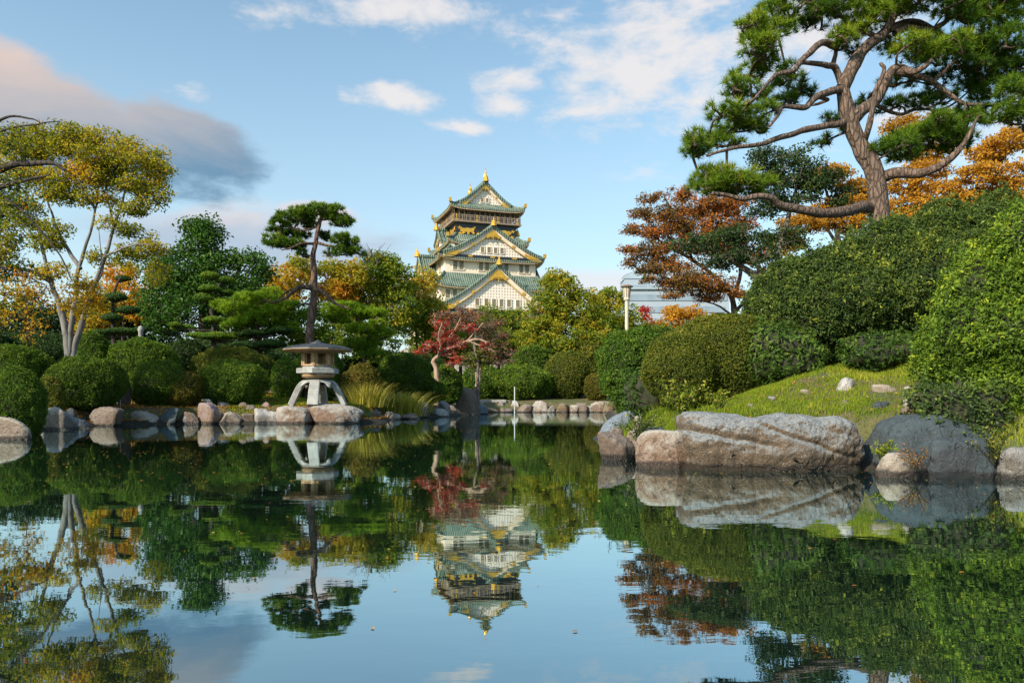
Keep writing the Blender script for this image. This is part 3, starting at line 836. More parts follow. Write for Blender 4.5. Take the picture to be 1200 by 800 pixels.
def storey(hx, hy, z0, z1, wins, name='storey_wall', mat=PLASTER):
    """wins: list of (side, position along the side, z, half width, half height)"""
    mb = MB(); mb.box((0, 0, (z0+z1)/2), (hx, hy, (z1-z0)/2)); o = mb.build(name, mat, castle)
    for (k, x, z, a, b) in wins:
        wn = MB(); window(wn, x, -(hy if k % 2 == 0 else hx), z, a, b, k); wn.build('window', [PLASTER, SHUTTER, BRONZE], o)
    return o


sb = MB()
t = np.linspace(0, 1, 12)
for k in range(4):
    hw = 15+5*(1-t)**1.7; z = t*13
    g4 = np.stack([np.stack([-hw, -hw, z], -1), np.stack([hw, -hw, z], -1)], 1); sb.grid(turn(g4, k))
sb.add([(-15, -15, 13), (15, -15, 13), (15, 15, 13), (-15, 15, 13)], [[0, 1, 2, 3]])
sb.build('stone_base', WALLSTONE, castle)


def pairs(k, xs, z, a=.48, b=.95, gap=1.5): return [(k, x+s*gap/2, z, a, b) for x in xs for s in (-1, 1)]


LFT = 1
storey(13.2, 13.2, 13, 21.0, pairs(0, (-9, -3, 3, 9), 17.3)+pairs(1, (-9, -3, 3, 9), 17.3)+pairs(3, (-8, 8), 17.3))
skirt(21.8, 19.4, 12.2, 12.2, 15.3, 15.3)
storey(12.0, 12.0, 20.9, 25.6, pairs(0, (-9.3, 9.3), 23.4)+pairs(1, (-9.3, 9.3), 23.4)+pairs(3, (-8, 8), 23.4))
skirt(28.2, 25.1, 10.4, 10.4, 13.6, 13.4)
storey(10.3, 10.3, 27.0, 31.6, pairs(0, (-7.3, -1.6, 2.8, 7.6), 29.8, gap=1.35)+pairs(1, (-7.0, -1, 6.6), 29.8, gap=1.35)+pairs(3, (-6, 6), 29.8))
skirt(34.2, 31.3, 8.6, 8.6, 12.0, 11.6)
storey(8.4, 8.4, 32.2, 35.8, pairs(0, (-6.6, 6.6), 34.2, .4, .7, 1.2)+pairs(1, (-5.2, -1.8, 1.8, 5.2), 34.2, .45, .8, 1.3)+pairs(3, (-5, 5), 34.2, .4, .7, 1.2))
skirt(37.2, 35.3, 7.0, 7.0, 9.3, 9.1, .8)
# great gables, front and left (and their twins on the far sides)
gable(0, 15.0, 13.3, 20.3, 29.3, 9.8, nwin=6, winw=.85, winh=1.5, gold=1.25, board=1.2)
gable(2, 15.0, 13.3, 20.3, 29.3, 9.8, gold=1.25, board=1.2)
gable(0, 11.2, 11.0, 32.2, 38.3, 6.9, nwin=4, winw=.75, winh=1.2, gold=1.0, board=.95)
gable(2, 11.2, 11.0, 32.2, 38.3, 6.9, gold=1.0, board=.95)
gable(1, 13.0, 7.6, 25.9, 33.0, 8.2, gold=.95, board=.8, nwin=2, winw=.7, winh=1.0)
gable(3, 13.0, 7.6, 25.9, 33.0, 8.2, gold=.95, board=.8)
gable(1, 8.6, 3.3, 36.2, 39.2, 6.6, gold=.55, board=.5, band=False)
gable(3, 8.6, 3.3, 36.2, 39.2, 6.6, gold=.55, board=.5, band=False)
# black storey with gilded tigers and cranes
bs = storey(6.9, 6.9, 36.4, 39.7, [], 'black_storey', BLACK)
TIGER = [(-1.6, -.2), (-1.9, .2), (-1.5, .65), (-.9, .55), (-.3, .75), (.5, .6), (1.1, .8), (1.6, 1.15), (1.75, .9), (1.35, .45), (1.25, 0), (1.5, -.55), (1.1, -.6), (.8, -.2), (.3, -.25), (.2, -.7), (-.2, -.7), (-.2, -.2), (-.8, -.25), (-1.0, -.7), (-1.35, -.7), (-1.3, -.3)]
BIRD = [(-1.0, .2), (-.4, .35), (0, .9), (.25, .35), (.9, .55), (.5, 0), (.7, -.5), (.1, -.2), (-.4, -.6), (-.4, -.05)]
for k in (0, 1, 2, 3):
    for (x, z, s_, pl) in ((-4.2, 38.0, 1.0, TIGER), (3.9, 38.0, -1.0, TIGER), (-.1, 38.3, .9, BIRD), (-6.1, 38.6, .6, BIRD), (6.1, 38.5, -.6, BIRD), (-1.9, 37.4, .6, BIRD), (1.7, 37.5, .6, BIRD), (-6.0, 37.3, .6, BIRD), (5.9, 37.2, .6, BIRD)):
        gt = MB(); poly = [(x+a*s_, z+b*abs(s_)) for a, b in pl]; gt.prism(poly, -7.08, -6.95)
        for i in range(len(gt.v)): gt.v[i] = turn(gt.v[i], k)
        if k in (0, 1): gt.build('gilt_relief', GOLD, bs)
# viewing gallery
dk = MB(); dk.box((0, 0, 39.95), (7.9, 7.9, .16)); deck = dk.build('gallery_deck', BRONZE, castle)
top = MB(); top.box((0, 0, 41.4), (6.0, 6.0, 1.5)); tb = top.build('top_storey', GLASSD, castle)
for k in range(4):
    rl = MB()
    for i in range(17):
        x = -7.6+i*.95; rl.box((x, -7.65, 40.75), (.07, .07, .65))
    for z_, h in ((41.35, .08), (40.95, .05), (40.45, .05)): rl.box((0, -7.65, z_), (7.7, .06, h))
    for i in range(len(rl.v)): rl.v[i] = turn(rl.v[i], k)
    rl.build('railing', BRONZE, deck)
    cl = MB()
    for i in range(7): cl.box((-6.0+i*2, -6.05, 41.5), (.16, .16, 1.55))
    cl.box((0, -6.1, 40.5), (6, .08, .35)); cl.box((0, -6.1, 42.7), (6, .1, .2))
    for i in range(14): cl.box((-7.5+i*1.154, -7.75, 42.0), (.035, .035, 1.9))
    for i in range(len(cl.v)): cl.v[i] = turn(cl.v[i], k)
    cl.build('gallery_posts', BRONZE, tb)
    gb = MB()
    for x in (-7.0, -2.4, 2.4, 7.0): gb.box((x, -7.75, 40.2), (.3, .06, .22)); gb.box((x, -7.78, 41.0), (.12, .05, .45))
    for i in range(len(gb.v)): gb.v[i] = turn(gb.v[i], k)
    gb.build('gilt_fitting', GOLD, deck)
skirt(44.6, 43.0, 6.0, 5.6, 8.6, 8.4, .75)
gable(0, 5.6, 5.9, 44.5, 49.3, 0, nwin=2, winw=.6, winh=.9, gold=.6, board=.7, curve=1.25)
gable(2, 5.6, 5.9, 44.5, 49.3, 0, gold=.6, board=.7, curve=1.25)
for sy in (-1, 1):
    fs = MB(); t = np.linspace(0, 1, 9)
    pts = np.stack([0*t, sy*(6.3-.35*np.sin(t*PI*1.1)), 49.7+2.1*t], -1); fs.tube(pts, .52*(1-t)**.7+.06, 7)
    fs.add([(-.05, sy*6.2, 51.6), (.05, sy*6.2, 51.6), (.0, sy*6.9, 52.3), (0, sy*5.7, 52.4)], [[0, 1, 2, 3]])
    fs.build('fish_finial', GOLD, castle)

# ------------------------------------------------------------------ modern building, lamp, posts
WHITEP = mat_simple('hazed_cladding', (.30, .36, .43), .6, var=.05, scale=.1, bump=.02)  # white cladding with distance haze put into its colour, bluer and duller
BLUEG = mat_simple('blue_glass', (.22, .29, .36), .2, var=.2, scale=.1, bump=.0)
ROOFG = mat_simple('grey_blue_roof', (.30, .38, .44), .4, var=.1, scale=.1, bump=.02)
D = 330
bld = thing('office_building', 'pale low modern building with blue window bands and curved roof between trees and red maple', 'building', (P(790, 470, D)[0], D, 0))
S_ = D/FPX
mb = MB(); mb.box((0, 8, 24), (22, 14, 24)); wl = mb.build('wall', WHITEP, bld)
for i in range(3):
    wn = MB(); wn.box((3 if i else 0, -6.15, 44.5-i*5), (17 if i else 21, .2, 1.3)); wn.build('window', BLUEG, wl)
rf = MB(); rf.box((0, 8, 48.4), (23, 15, .5)); rf.build('roof', ROOFG, bld)
t = np.linspace(0, PI, 17); tw = MB()
tw.box((-11, 16, 51), (9, 6, 4)); tw.build('upper_storey', WHITEP, bld)
tr_ = MB(); gg = np.stack([np.stack([-11-10*np.cos(t), np.full(17, yy), 55+3.2*np.sin(t)], -1) for yy in (9.5, 22.5)], 1); tr_.grid(gg)
tr_.prism([(-11-10*math.cos(q), 55+3.2*math.sin(q)) for q in t], 9.6, 10); tr_.build('curved_roof', ROOFG, bld)
wn = MB(); wn.box((-11, 9.8, 51.2), (8.2, .2, .8)); wn.build('window', BLUEG, bld)
ms = MB(); ms.tube([(-10.5, 3, 48.5), (-10.5, 3, 62)], .35, 6); ms.build('mast', WHITEP, bld)

D = 38; lp = P(734.5, 470, D); gz = float(H(lp[0], lp[1]))
lamp = thing('street_lamp', 'beige park lamp post with flat cap and tapered glass head behind the dark shrubs', 'street lamp', (lp[0], D, gz))
CREAM = mat_simple('cream_paint', (.55, .47, .36), .5, var=.08, scale=2); CAPM = mat_simple('lamp_cap_brown', (.22, .16, .11), .5, var=.1)
FROST = mat_simple('frosted_panel', (.55, .50, .40), .35, var=.05)
zt = P(0, 334, D)[2]
mb = MB(); mb.tube([(lp[0], D, gz-.1), (lp[0], D, zt-.75)], [.11, .085], 12); mb.lathe([(.16, gz), (.16, gz+.3), (.11, gz+.35)], 12, (lp[0], D, 0)); mb.build('pole', CREAM, lamp, (lp[0], D, gz), smooth=True)
mb = MB(); mb.lathe([(.0, zt-.76), (.13, zt-.76), (.16, zt-.70), (.14, zt-.62), (.205, zt-.12), (.21, zt-.1)], 10, (lp[0], D, 0)); mb.build('lamp_head', FROST, lamp, (lp[0], D, gz))
mb = MB(); mb.lathe([(.2, zt-.11), (.31, zt-.10), (.32, zt-.06), (.17, zt), (0, zt+.01)], 16, (lp[0], D, 0)); mb.build('lamp_cap', CAPM, lamp, (lp[0], D, gz))
mb = MB()
for i in range(10):
    a = 2*PI*i/10; mb.tube([(lp[0]+.15*math.cos(a), D+.15*math.sin(a), zt-.62), (lp[0]+.215*math.cos(a), D+.215*math.sin(a), zt-.11)], .012, 4)
mb.build('lamp_frame', CAPM, lamp, (lp[0], D, gz))

c = P(603, 470, 53)
mb = MB(); mb.tube([(c[0], 53, -.6), (c[0]+.01, 53, 1.75)], .045, 8); mb.tube([(c[0], 53, 1.75), (c[0], 53, 1.8)], [.06, .03], 8)
o = mb.build('marker_post', mat_simple('pale_post', (.45, .52, .55), .5), None, (c[0], 53, 0), smooth=True); tag(o, 'thin pale blue post standing in the pond near the far shore', 'post')
c = P(144, 470, 26.6)
mb = MB(); mb.tube([(c[0], 26.4, -.3), (c[0]+.01, 26.4, .95)], .02, 6)
o = mb.build('marker_post', mat_simple('grey_stake', (.30, .30, .28), .6), None, (c[0], 26.4, 0), smooth=True); tag(o, 'short thin grey stake at the water edge below the round shrubs', 'post')
c = P(165, 400, 34); gz = 1.6
mb = MB(); mb.lathe([(0, .9), (.1, .82), (.14, .7), (.10, .62), (.10, .1), (.16, 0), (.18, -.6)], 10, (c[0], 34, P(0, 405, 34)[2]))
o = mb.build('stone_post', STONE, None, (c[0], 34, 0), smooth=True); tag(o, 'small pale stone post peeping over the shrubs on the left bank', 'post')
c = P(572, 470, 57.5)
mb = MB(); mb.box((c[0], 57.5, .82), (1.35, .22, .09)); mb.box((c[0]-1.0, 57.5, .45), (.16, .2, .3)); mb.box((c[0]+1.0, 57.5, .45), (.16, .2, .3))
o = mb.build('stone_bench', STONE, None, (c[0], 57.5, 0)); tag(o, 'low grey stone slab on short stones at the far shore by the dark upright stone', 'bench')

# ------------------------------------------------------------------ stone lantern
D = 28.6; lc = P(372.5, 470, D); lz = P(0, 473.5, D)[2]
lan = thing('stone_lantern', 'large grey stone garden lantern with wide dark roof and four splayed legs on flat rocks', 'stone lantern', (lc[0], D, lz))
O_ = (lc[0], D, lz)


def lv(mb, name, mat, smooth=False, parent=lan):
    o = mb.build(name, mat, parent, None, smooth=smooth); return o


u = D/FPX
prof = [(.45, 29.5), (11, 29.2), (17, 27.6), (22, 23.5), (26, 17), (30, 8), (33.6, 0)]      # px from the axis, px above the foot
pr = smooth_path([(a*u, 0, b*u) for a, b in prof], 5)
for k in range(4):
    ph = -PI/2+k*PI/2+R(4); mb = MB(); ca, sa = math.cos(ph), math.sin(ph)
    q = pr[8:]; ww = np.linspace(.17, .205, len(q)); n = len(q); tn = norm(np.gradient(q, axis=0)); nrm_ = np.stack([tn[:, 2]*-1, 0*tn[:, 0], tn[:, 0]], -1)*-1
    ring = []
    for i in range(n):
        o_ = q[i]; inn = q[i]-nrm_[i]*-.0 + np.array([-abs(tn[i][2])*.20, 0, -abs(tn[i][0])*.20])
        ch = .03
        pts = [(o_[0], -ww[i]+ch, o_[2]), (o_[0], ww[i]-ch, o_[2]), (o_[0]-ch*.6, ww[i], o_[2]-ch*.3), (inn[0], ww[i]*.9, inn[2]), (inn[0], -ww[i]*.9, inn[2]), (o_[0]-ch*.6, -ww[i], o_[2]-ch*.3)]
        ring.append([(x*ca-y*sa, x*sa+y*ca, z) for x, y, z in pts])
    mb.grid(np.array(ring), close=True); mb.add(ring[-1], [[0, 1, 2, 3], [0, 3, 4, 5]]); lv(mb, 'leg', STONE)
# the scalloped crown of the legs
ph = np.linspace(0, 2*PI, 97); mb = MB(); gr = []
for a in ph:
    rel = ((a+PI/2-R(4)) % (PI/2))/(PI/2)       # 0 and 1 on a leg, .5 between two legs
    s_ = abs(rel-.5)*2                         # 0 in the middle
    lob = abs(math.sin(min(1, (1-s_)*1.0)*PI))**.6  # cusp in the middle
    zlow = (17.0+8.2*(lob if s_ < .999 else 0))*u if s_ < .93 else 13*u
    cut = [p_ for p_ in pr if p_[2] >= zlow]; arr = np.array(cut)
    idx = np.linspace(0, len(arr)-1, 10); rr = np.interp(idx, range(len(arr)), arr[:, 0]); zz = np.interp(idx, range(len(arr)), arr[:, 2])
    gr.append([(r_*math.cos(a), r_*math.sin(a), z_) for r_, z_ in zip(rr-.012, zz-.01)]+[((rr[-1]-.16)*math.cos(a), (rr[-1]-.16)*math.sin(a), zz[-1]+.02)])
mb.grid(np.array(gr)); lv(mb, 'leg_crown', STONE, True)
mb = MB(); mb.lathe([(0, 30*u), (13.5*u, 30*u), (18*u, 31.6*u), (19.6*u, 34.6*u), (19*u, 36*u)], 40); lv(mb, 'collar', STONE_TAN, True)
mb = MB(); hx = lambda r_, z_: (r_*u, z_*u)
mb.lathe([hx(0, 35.6), hx(24, 35.6), hx(25.2, 36.2), hx(25.2, 41.4), hx(24.2, 42), hx(18.2, 42.4), hx(17.9, 44.6), hx(0, 44.6)], 6, ph0=-PI/2); lv(mb, 'platform', STONE)
fb = MB(); rr = 17.6*u; hh = [(44.6, 46.4), (58.6, 61.2)]
cor = [np.array([rr*math.cos(-PI/2+i*PI/3), rr*math.sin(-PI/2+i*PI/3)]) for i in range(6)]
for i in range(6):
    a, b = cor[i], cor[(i+1) % 6]
    fb.tube([(a[0], a[1], 44.6*u), (a[0], a[1], 61*u)], .06, 6)
    m_ = (a+b)/2; ln_ = np.linalg.norm(b-a); rz = math.atan2(b[1]-a[1], b[0]-a[0])
    for z0, z1 in hh: fb.box((m_[0], m_[1], (z0+z1)/2*u), (ln_/2, .045, (z1-z0)/2*u), 0, rz)
    for e in (.14, .86):
        q = a+(b-a)*e; fb.box((q[0], q[1], 52.5*u), (.045, .04, 6.4*u), 0, rz)
lv(fb, 'fire_box', STONE_TAN)
mb = MB(); mb.lathe([hx(0, 61.0), hx(22, 61.2), hx(33, 61.9), hx(40, 62.4), hx(40.6, 63.0), hx(40.2, 64.2), hx(36, 66.0), hx(28, 68.2), hx(16, 70.2), hx(9, 70.9), hx(8.5, 72.0), hx(4.5, 72.6), hx(3, 74), hx(1.2, 75), hx(0, 75.6)], 12, ph0=-PI/2); lv(mb, 'roof', STONE_DARK)
mb = MB(); mb.lathe([hx(17, 60.6), hx(39.6, 62.0), hx(40.75, 62.5), hx(40.7, 63.2)], 12, ph0=-PI/2); lv(mb, 'eaves_rim', STONE_TAN)

# ------------------------------------------------------------------ rocks


def rk(*a, **k): return rock(*a, **k)


rk(-14, 38, 487, 515, 15.8, 'tan', 'smooth pale tan boulder at the left end of the near-left shore', 1, dd=.7, low=.3)
rk(12, 42, 486, 503, 19.5, 'brown', 'small dull brown rock tucked behind the pale tan boulder at the left edge', 2)
rk(38, 90, 476, 503, 21.5, 'grey', 'big grey pointed boulder between the pale tan rock and the tiny bluish stones', 3, dd=.6, plane=(.6, 1))
rk(78, 106, 488, 502, 22.6, 'blue', 'small bluish grey stone at the foot of the big pointed boulder', 4)
rk(104, 148, 476, 499, 24.8, 'brown', 'wide low brown rock with a dark stone standing behind it', 5)
rk(111, 127, 468, 490, 25.6, 'slate', 'dark upright stone behind the wide low brown rock', 6, dd=.6)
rk(137, 152, 449, 468, 27.5, 'brown', 'brown stone wedged between the round clipped shrubs', 7)
rk(144, 190, 481, 497, 26.4, 'tan', 'flat layered tan stone left of the small triangular slate rock', 8, dd=.5, flatn=.2)
rk(186, 209, 477, 498, 26.6, 'slate', 'small triangular blue slate rock in the left shore row', 9, plane=(.55, 1))
rk(207, 234, 482, 497, 26.8, 'brown', 'low dark brown rock right of the triangular slate rock', 10)
rk(232, 259, 471, 496, 27.0, 'pink', 'pinkish round topped boulder in the left shore row', 11, dd=.8)
rk(238, 250, 467, 476, 28.2, 'pale', 'small pale stone perched behind the pinkish boulder', 12)
rk(255, 284, 482, 496, 27.2, 'tan', 'light brown slanted rock right of the pinkish boulder', 13)
rk(272, 298, 471, 487, 28.4, 'brown', 'dark maroon rock behind the slanted light brown rock', 14)
rk(283, 300, 484, 496, 27.5, 'brown', 'small brown rock left of the rounded white rock', 15)
rk(300, 331, 478, 496, 27.4, 'pale', 'rounded white rock left of the lantern stones', 16, dd=.8)
rk(303, 322, 471, 481, 28.8, 'pink', 'small mauve stone behind the rounded white rock', 17)
rk(326, 367, 475, 496, 27.5, 'rust', 'brown stained flat topped rock under the left leg of the stone lantern', 18, dd=.9, plane=(.75, .9), boxy=.4)
rk(363, 425, 472.5, 496, 27.4, 'rust', 'largest flat topped rock under the stone lantern', 19, dd=.95, plane=(.75, .9), boxy=.4)
rk(423, 446, 481, 491, 30.5, 'brown', 'low dark rock just right of the largest lantern rock', 20)
rk(443, 470, 484, 491, 33.5, 'tan', 'low tan rock at the foot of the left grass tuft', 21)
rk(466, 498, 484, 491, 34.5, 'brown', 'low brown rock at the foot of the right grass tuft', 22)
rk(490, 503, 470, 484, 37.5, 'grey', 'slanted grey stone right of the grass tufts', 23)
rk(503, 528, 478, 487, 39.0, 'pale', 'flat white rock at the water edge beside the dark upright stone', 24, dd=.5)
rk(511, 528, 469, 481, 41.0, 'grey', 'grey stone behind the flat white rock', 25)
rk(520, 536, 474, 484, 42.5, 'brown', 'small brown rock left of the dark upright stone', 26)
rk(534, 561, 453.5, 485, 45.5, 'brown', 'tall dark upright stone under the slender tree', 27, dd=.6, plane=(.7, .95))
rk(559, 572, 473, 485, 47.5, 'blue', 'bluish stone leaning right of the dark upright stone', 28)
rk(583, 592, 469, 480, 56.5, 'grey', 'grey round stone on the far bank beneath the stone slab', 29)
rk(600, 610, 469, 482, 56.5, 'pale', 'small white stone behind the pale blue post', 30)
specs = [(568, 584, 477, 484, 'tan'), (580, 602, 477.5, 484, 'brown'), (604, 624, 473, 484, 'brown'), (617, 646, 469, 484, 'rust'), (638, 656, 475, 484, 'grey'), (648, 668, 472, 484, 'moss'), (661, 679, 474, 484, 'rust'), (671, 689, 471.5, 484, 'brown'), (682, 696, 475, 484, 'tan'), (690, 708, 470, 484, 'rust'), (702, 720, 469, 484, 'moss')]
names = ['low flat tan stone furthest left in the far shore row', 'low flat brown stone left of the pale blue post', 'small brown stone right of the white stone in the far shore row', 'widest rusty stone of the far shore row', 'low grey stone right of the widest rusty far stone', 'mossy stone below the ball shaped shrub',
         'rusty stone right of the mossy one below the ball shaped shrub', 'brown stone below the right side of the ball shaped shrub', 'light tan stone on the far shore near the blue grey boulder', 'orange brown stone beside the light tan far stone', 'mossy stone half hidden behind the blue grey boulder']
for i, (a, b, c_, d_, m_) in enumerate(specs): rk(a, b, c_, d_+1, 55.2, m_, names[i], 40+i, sub=4, group='stones of the far shore row', plane=(.5, 1), round_=14, rough=1.6, nplanes=10)
rng = np.random.default_rng(12)
for i in range(16):
    px = 566+i*9.3+rng.uniform(-3, 3); h = rng.uniform(3, 6); w_ = rng.uniform(4, 8)
    rk(px-w_, px+w_, 477.5-h, 481, 56.6+rng.uniform(-.3, .5), ['rust', 'moss', 'brown', 'tan'][i % 4], 'small stone in the second tier of the far shore row', 260+i, sub=3, group='upper stones of the far shore row', plane=(.5, 1), rough=1.5)
# right bank
rk(691, 752, 465, 513, 16.2, 'blue', 'large blue grey sloping boulder at the tip of the right bank', 60, dd=1.1, plane=(.7, .95), tilt=.85, boxy=.4)
rk(712, 736, 500, 516, 14.6, 'brown', 'small brown rock at the foot of the blue grey boulder', 61)
rk(699, 750, 505, 540, 10.4, 'brown', 'rounded reddish brown rock left of the pale rusty boulder', 62, dd=.8, plane=(.65, .95))
rk(732, 752, 503, 512, 11.6, 'tan', 'small tan stone behind the rounded reddish rock', 63)
rk(755, 790, 500, 514, 11.6, 'slate', 'flat bluish stone in the grass behind the pale rusty boulder', 64)
rk(744, 822, 503, 548, 9.15, 'rust', 'pale topped rusty boulder left of the biggest boulder', 65, dd=.7, plane=(.72, .92), boxy=.4)
rk(776, 794, 481, 494, 14.2, 'pale', 'small lilac stone at the foot of the clipped shrubs', 66)
rk(786, 802, 490, 499, 13.0, 'grey', 'small grey stone in tall grass below the clipped shrubs', 67)
rk(741, 757, 487, 500, 14.4, 'tan', 'small tan stone in the grass beside the blue grey boulder', 68)
rk(1004, 1172, 492, 552, 8.8, 'slate', 'wide dark slate slab behind the low tan stone', 70, dd=.6, plane=(.78, .95), round_=12, boxy=.7, tilt=-.25)
rk(1022, 1083, 530, 557, 8.05, 'tan', 'low rounded tan stone at the waterline before the dark slate', 71, dd=.5)
rk(1078, 1166, 512, 560, 8.0, 'slate', 'square dark stone block with a rusty water line on the right', 72, dd=.6, plane=(.78, .92), boxy=.75)
rk(1167, 1240, 523, 562, 7.8, 'grey', 'grey block cut by the right edge of the picture', 73, dd=.6, plane=(.75, .92), boxy=.6)
for i, (a, b, c_, d_, dep, m_, lb) in enumerate([
        (976, 1002, 444, 457.5, 11.5, 'pale', 'pale lilac round stone lying on the sunny grass'), (1022, 1053, 452, 459, 11.0, 'tan', 'flat tan stone on the grass below the right bush'),
        (1055, 1077, 467, 489, 9.8, 'rust', 'pointed orange brown stone standing in the grass'), (1084, 1110, 442, 454, 11.2, 'slate', 'dark blue stone in the shade of the right bush'),
        (1015, 1042, 472, 479, 10.2, 'slate', 'thin dark flat stone sunk in the grass behind the biggest boulder')]): rk(a, b, c_-2, d_+3, ground_d((a+b)/2, d_, 8.6, 16), m_, lb, 80+i, sub=4, low=.2)


# the biggest boulder: outline heights along its length, an overhanging upper ledge and long cracks
def big_boulder():
    n, k = 320, 200
    X = np.array([808, 811, 822, 835, 850, 872, 900, 912, 925, 945, 965, 985, 1000, 1010, 1018, 1026, 1029], float)
    Yt = np.array([528, 490, 485.5, 485, 485.8, 488, 491.5, 490, 486, 485, 486, 486, 488, 494, 503, 517, 538], float)
    d0 = 8.75
    u_ = np.linspace(0, 1, n); xs = X[0]+(X[-1]-X[0])*(.5-.5*np.cos(u_*PI)*.985)
    yt = np.interp(xs, X, Yt); hx_ = (X[-1]-X[0])/2; cx = (X[0]+X[-1])/2
    ends = np.sqrt(np.clip(1-((xs-cx)/hx_)**2*1.0, 0, 1))**.5
    a = np.linspace(-PI*.30, PI*1.05, k)
    g = np.zeros((n, k, 3))
    for i in range(n):
        top = (HY-yt[i])/FPX*(d0+.25)+CAMZ; fr = .50*ends[i]+.02; bk = .62*ends[i]+.02
        ca = np.cos(a); sa = np.sin(a)
        e = .42
        y = -np.sign(ca)*np.abs(ca)**e*np.where(ca > 0, fr, bk)
        z = np.where(sa > 0, np.abs(sa)**e*top, -np.abs(sa)*.30)
        g[i, :, 0] = (xs[i]-600)/FPX*d0; g[i, :, 1] = d0+.45+y; g[i, :, 2] = z
    q = g.copy(); ctr = np.array([(cx-600)/FPX*d0, d0+.45, .3])
    out = g-ctr; out[..., 0] *= .25; out = out/(np.linalg.norm(out, axis=-1, keepdims=True)+1e-6)
    dis = .070*fbm(q*np.array([1.6, 1.6, 1.8]), 3, 3)+.042*fbm(q*4.5, 4, 9)+.018*fbm(q*12, 3, 12)+.010*fbm(q*30, 3, 11)
    # ledge: upper part stands out over the lower, the step line wanders
    xr = q[..., 0]; zl = .33+.06*np.sin(xr*2.2+.5)+.05*fbm(np.stack([xr*1.8, 0*xr, 0*xr], -1), 3, 5)
    dis += .035*sst(q[..., 2]-zl, -.02, .06)*sst(xr, 3.4, 2.2)-.015
    for (x0, z0, sl, wd, dp) in ((2.05, .47, -.20, .03, .045), (3.1, .43, -.34, .02, .035)):
        li = np.abs(q[..., 2]-(z0+sl*(xr-x0)+.02*vn(np.stack([xr*6, 0*xr, 0*xr], -1), 8))); m_ = (1-sst(li, 0, wd*2))*sst(.75-np.abs(xr-x0-.35), 0, .3)
        dis -= dp*m_
    # foot narrows a little towards the water
    dis -= .10*(1-sst(q[..., 2], -.05, .22))
    g = g+out*dis[..., None]
    base = np.array([ctr[0], ctr[1], 0.0])
    mb = MB(); mb.grid(g)
    for i in (0, -1):
        c = g[i].mean(0); mb.add(np.r_[g[i], c[None]], [[j, j+1, k] for j in range(k-1)])
    o = mb.build('boulder', RK['lichen'], None, base, smooth=True)
    tag(o, 'biggest boulder, long flat topped and grey with lichen over rusty brown flanks', 'rock', 'stones edging the pond')


big_boulder()

# small fillers between the larger stones of the left bank and the far side
for i, (px, py, w_) in enumerate([(860, 462, 6), (905, 470, 5), (945, 462, 7), (990, 474, 6), (1062, 458, 7), (920, 442, 5), (1100, 480, 8), (880, 478, 5)]):
    rk(px-w_, px+w_, py-6, py+2, ground_d(px, py, 8.7, 16), ['pale', 'grey', 'tan', 'moss'][i % 4], 'little stone half sunk in the lawn of the right bank', 240+i, sub=3, group='little stones in the lawn', low=.1)
rng = np.random.default_rng(5)
for i, (px, py, d, w_) in enumerate([(158, 484, 27.4, 9), (176, 478, 28.2, 8), (214, 478, 28.4, 9), (224, 474, 29.2, 8), (262, 476, 28.6, 8), (296, 480, 28.2, 7), (98, 482, 25.6, 7), (92, 479, 26.5, 6), (84, 484, 24.6, 6),
                                     (437, 483, 33.4, 7), (455, 481, 35.4, 7), (479, 481, 36.4, 8), (497, 487, 38.5, 6), (528, 483, 43.4, 6), (566, 481, 49.5, 5), (595, 475, 57.5, 5), (128, 492, 25.4, 9), (70, 494, 23.0, 8), (165, 490, 26.8, 8), (246, 488, 27.0, 8), (268, 489, 27.4, 8), (222, 490, 26.9, 8), (197, 490, 26.8, 7), (292, 490, 27.6, 8), (340, 492, 27.4, 7), (398, 493, 27.2, 8), (434, 489, 31.5, 7), (456, 488, 33, 7), (484, 488, 35.5, 7)]):
    rk(px-w_, px+w_, py-6, py+7, d, ['brown', 'grey', 'tan', 'slate', 'pale'][i % 5], 'small filler stone wedged between the larger rocks of the shore', 200+i, sub=3, group='filler stones')

# ------------------------------------------------------------------ shrubs of the left bank
_sh = sh


def sh(*a, **k):
    k.setdefault('shoots', 9 if a[4] < 34 else 3); k.setdefault('shoot_len', .10 if a[4] < 34 else .16)
    return _sh(*a, **k)


A = 'azalea'
sh(-20, 52, 431, 487, 18.5, L['azalea'], 'dark olive rounded shrub at the left edge above the pale tan boulder', 1, tone0=-.02)
sh(44, 76, 443, 472, 22.5, L['olive'], 'small round shrub between two larger ones above the big pointed boulder', 2)
sh(52, 147, 418, 473, 25.8, L['azalea_bright'], 'broad dense green shrub in front of the pale tree trunks', 3, tone0=-.18)
sh(-30, 62, 404, 442, 27, L['azalea'], 'dark wide shrub behind the left edge shrub', 4)
sh(88, 130, 388, 425, 31, L['azalea'], 'rounded dark shrub right behind the pale tree trunks', 5)
sh(122, 208, 396, 445, 31.5, L['azalea'], 'large dark rounded shrub behind the broad dense green one', 6)
sh(154, 218, 421, 469, 28.2, L['azalea_bright'], 'bright green rounded shrub with a brown tipped neighbour on the right', 7, tone0=-.12)
sh(186, 238, 437, 471, 28.3, L['azalea_brown'], 'brown tipped loose shrub left of the mounded pair by the lantern', 8, bump=.13)
sh(227, 322, 406, 440, 33, L['olive'], 'low wide domed shrub at the back of the mounded pair', 9, tone0=-.08)
sh(234, 312, 422, 465, 29.3, L['azalea'], 'domed shrub at the front of the mounded pair', 10, tone0=.05)
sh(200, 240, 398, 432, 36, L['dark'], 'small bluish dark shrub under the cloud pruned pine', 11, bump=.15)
sh(318, 352, 418, 468, 31.8, L['azalea'], 'dark shrub left behind the stone lantern', 12)
sh(345, 402, 408, 468, 33.5, L['azalea'], 'shrub directly behind the stone lantern', 13, tone0=-.1)
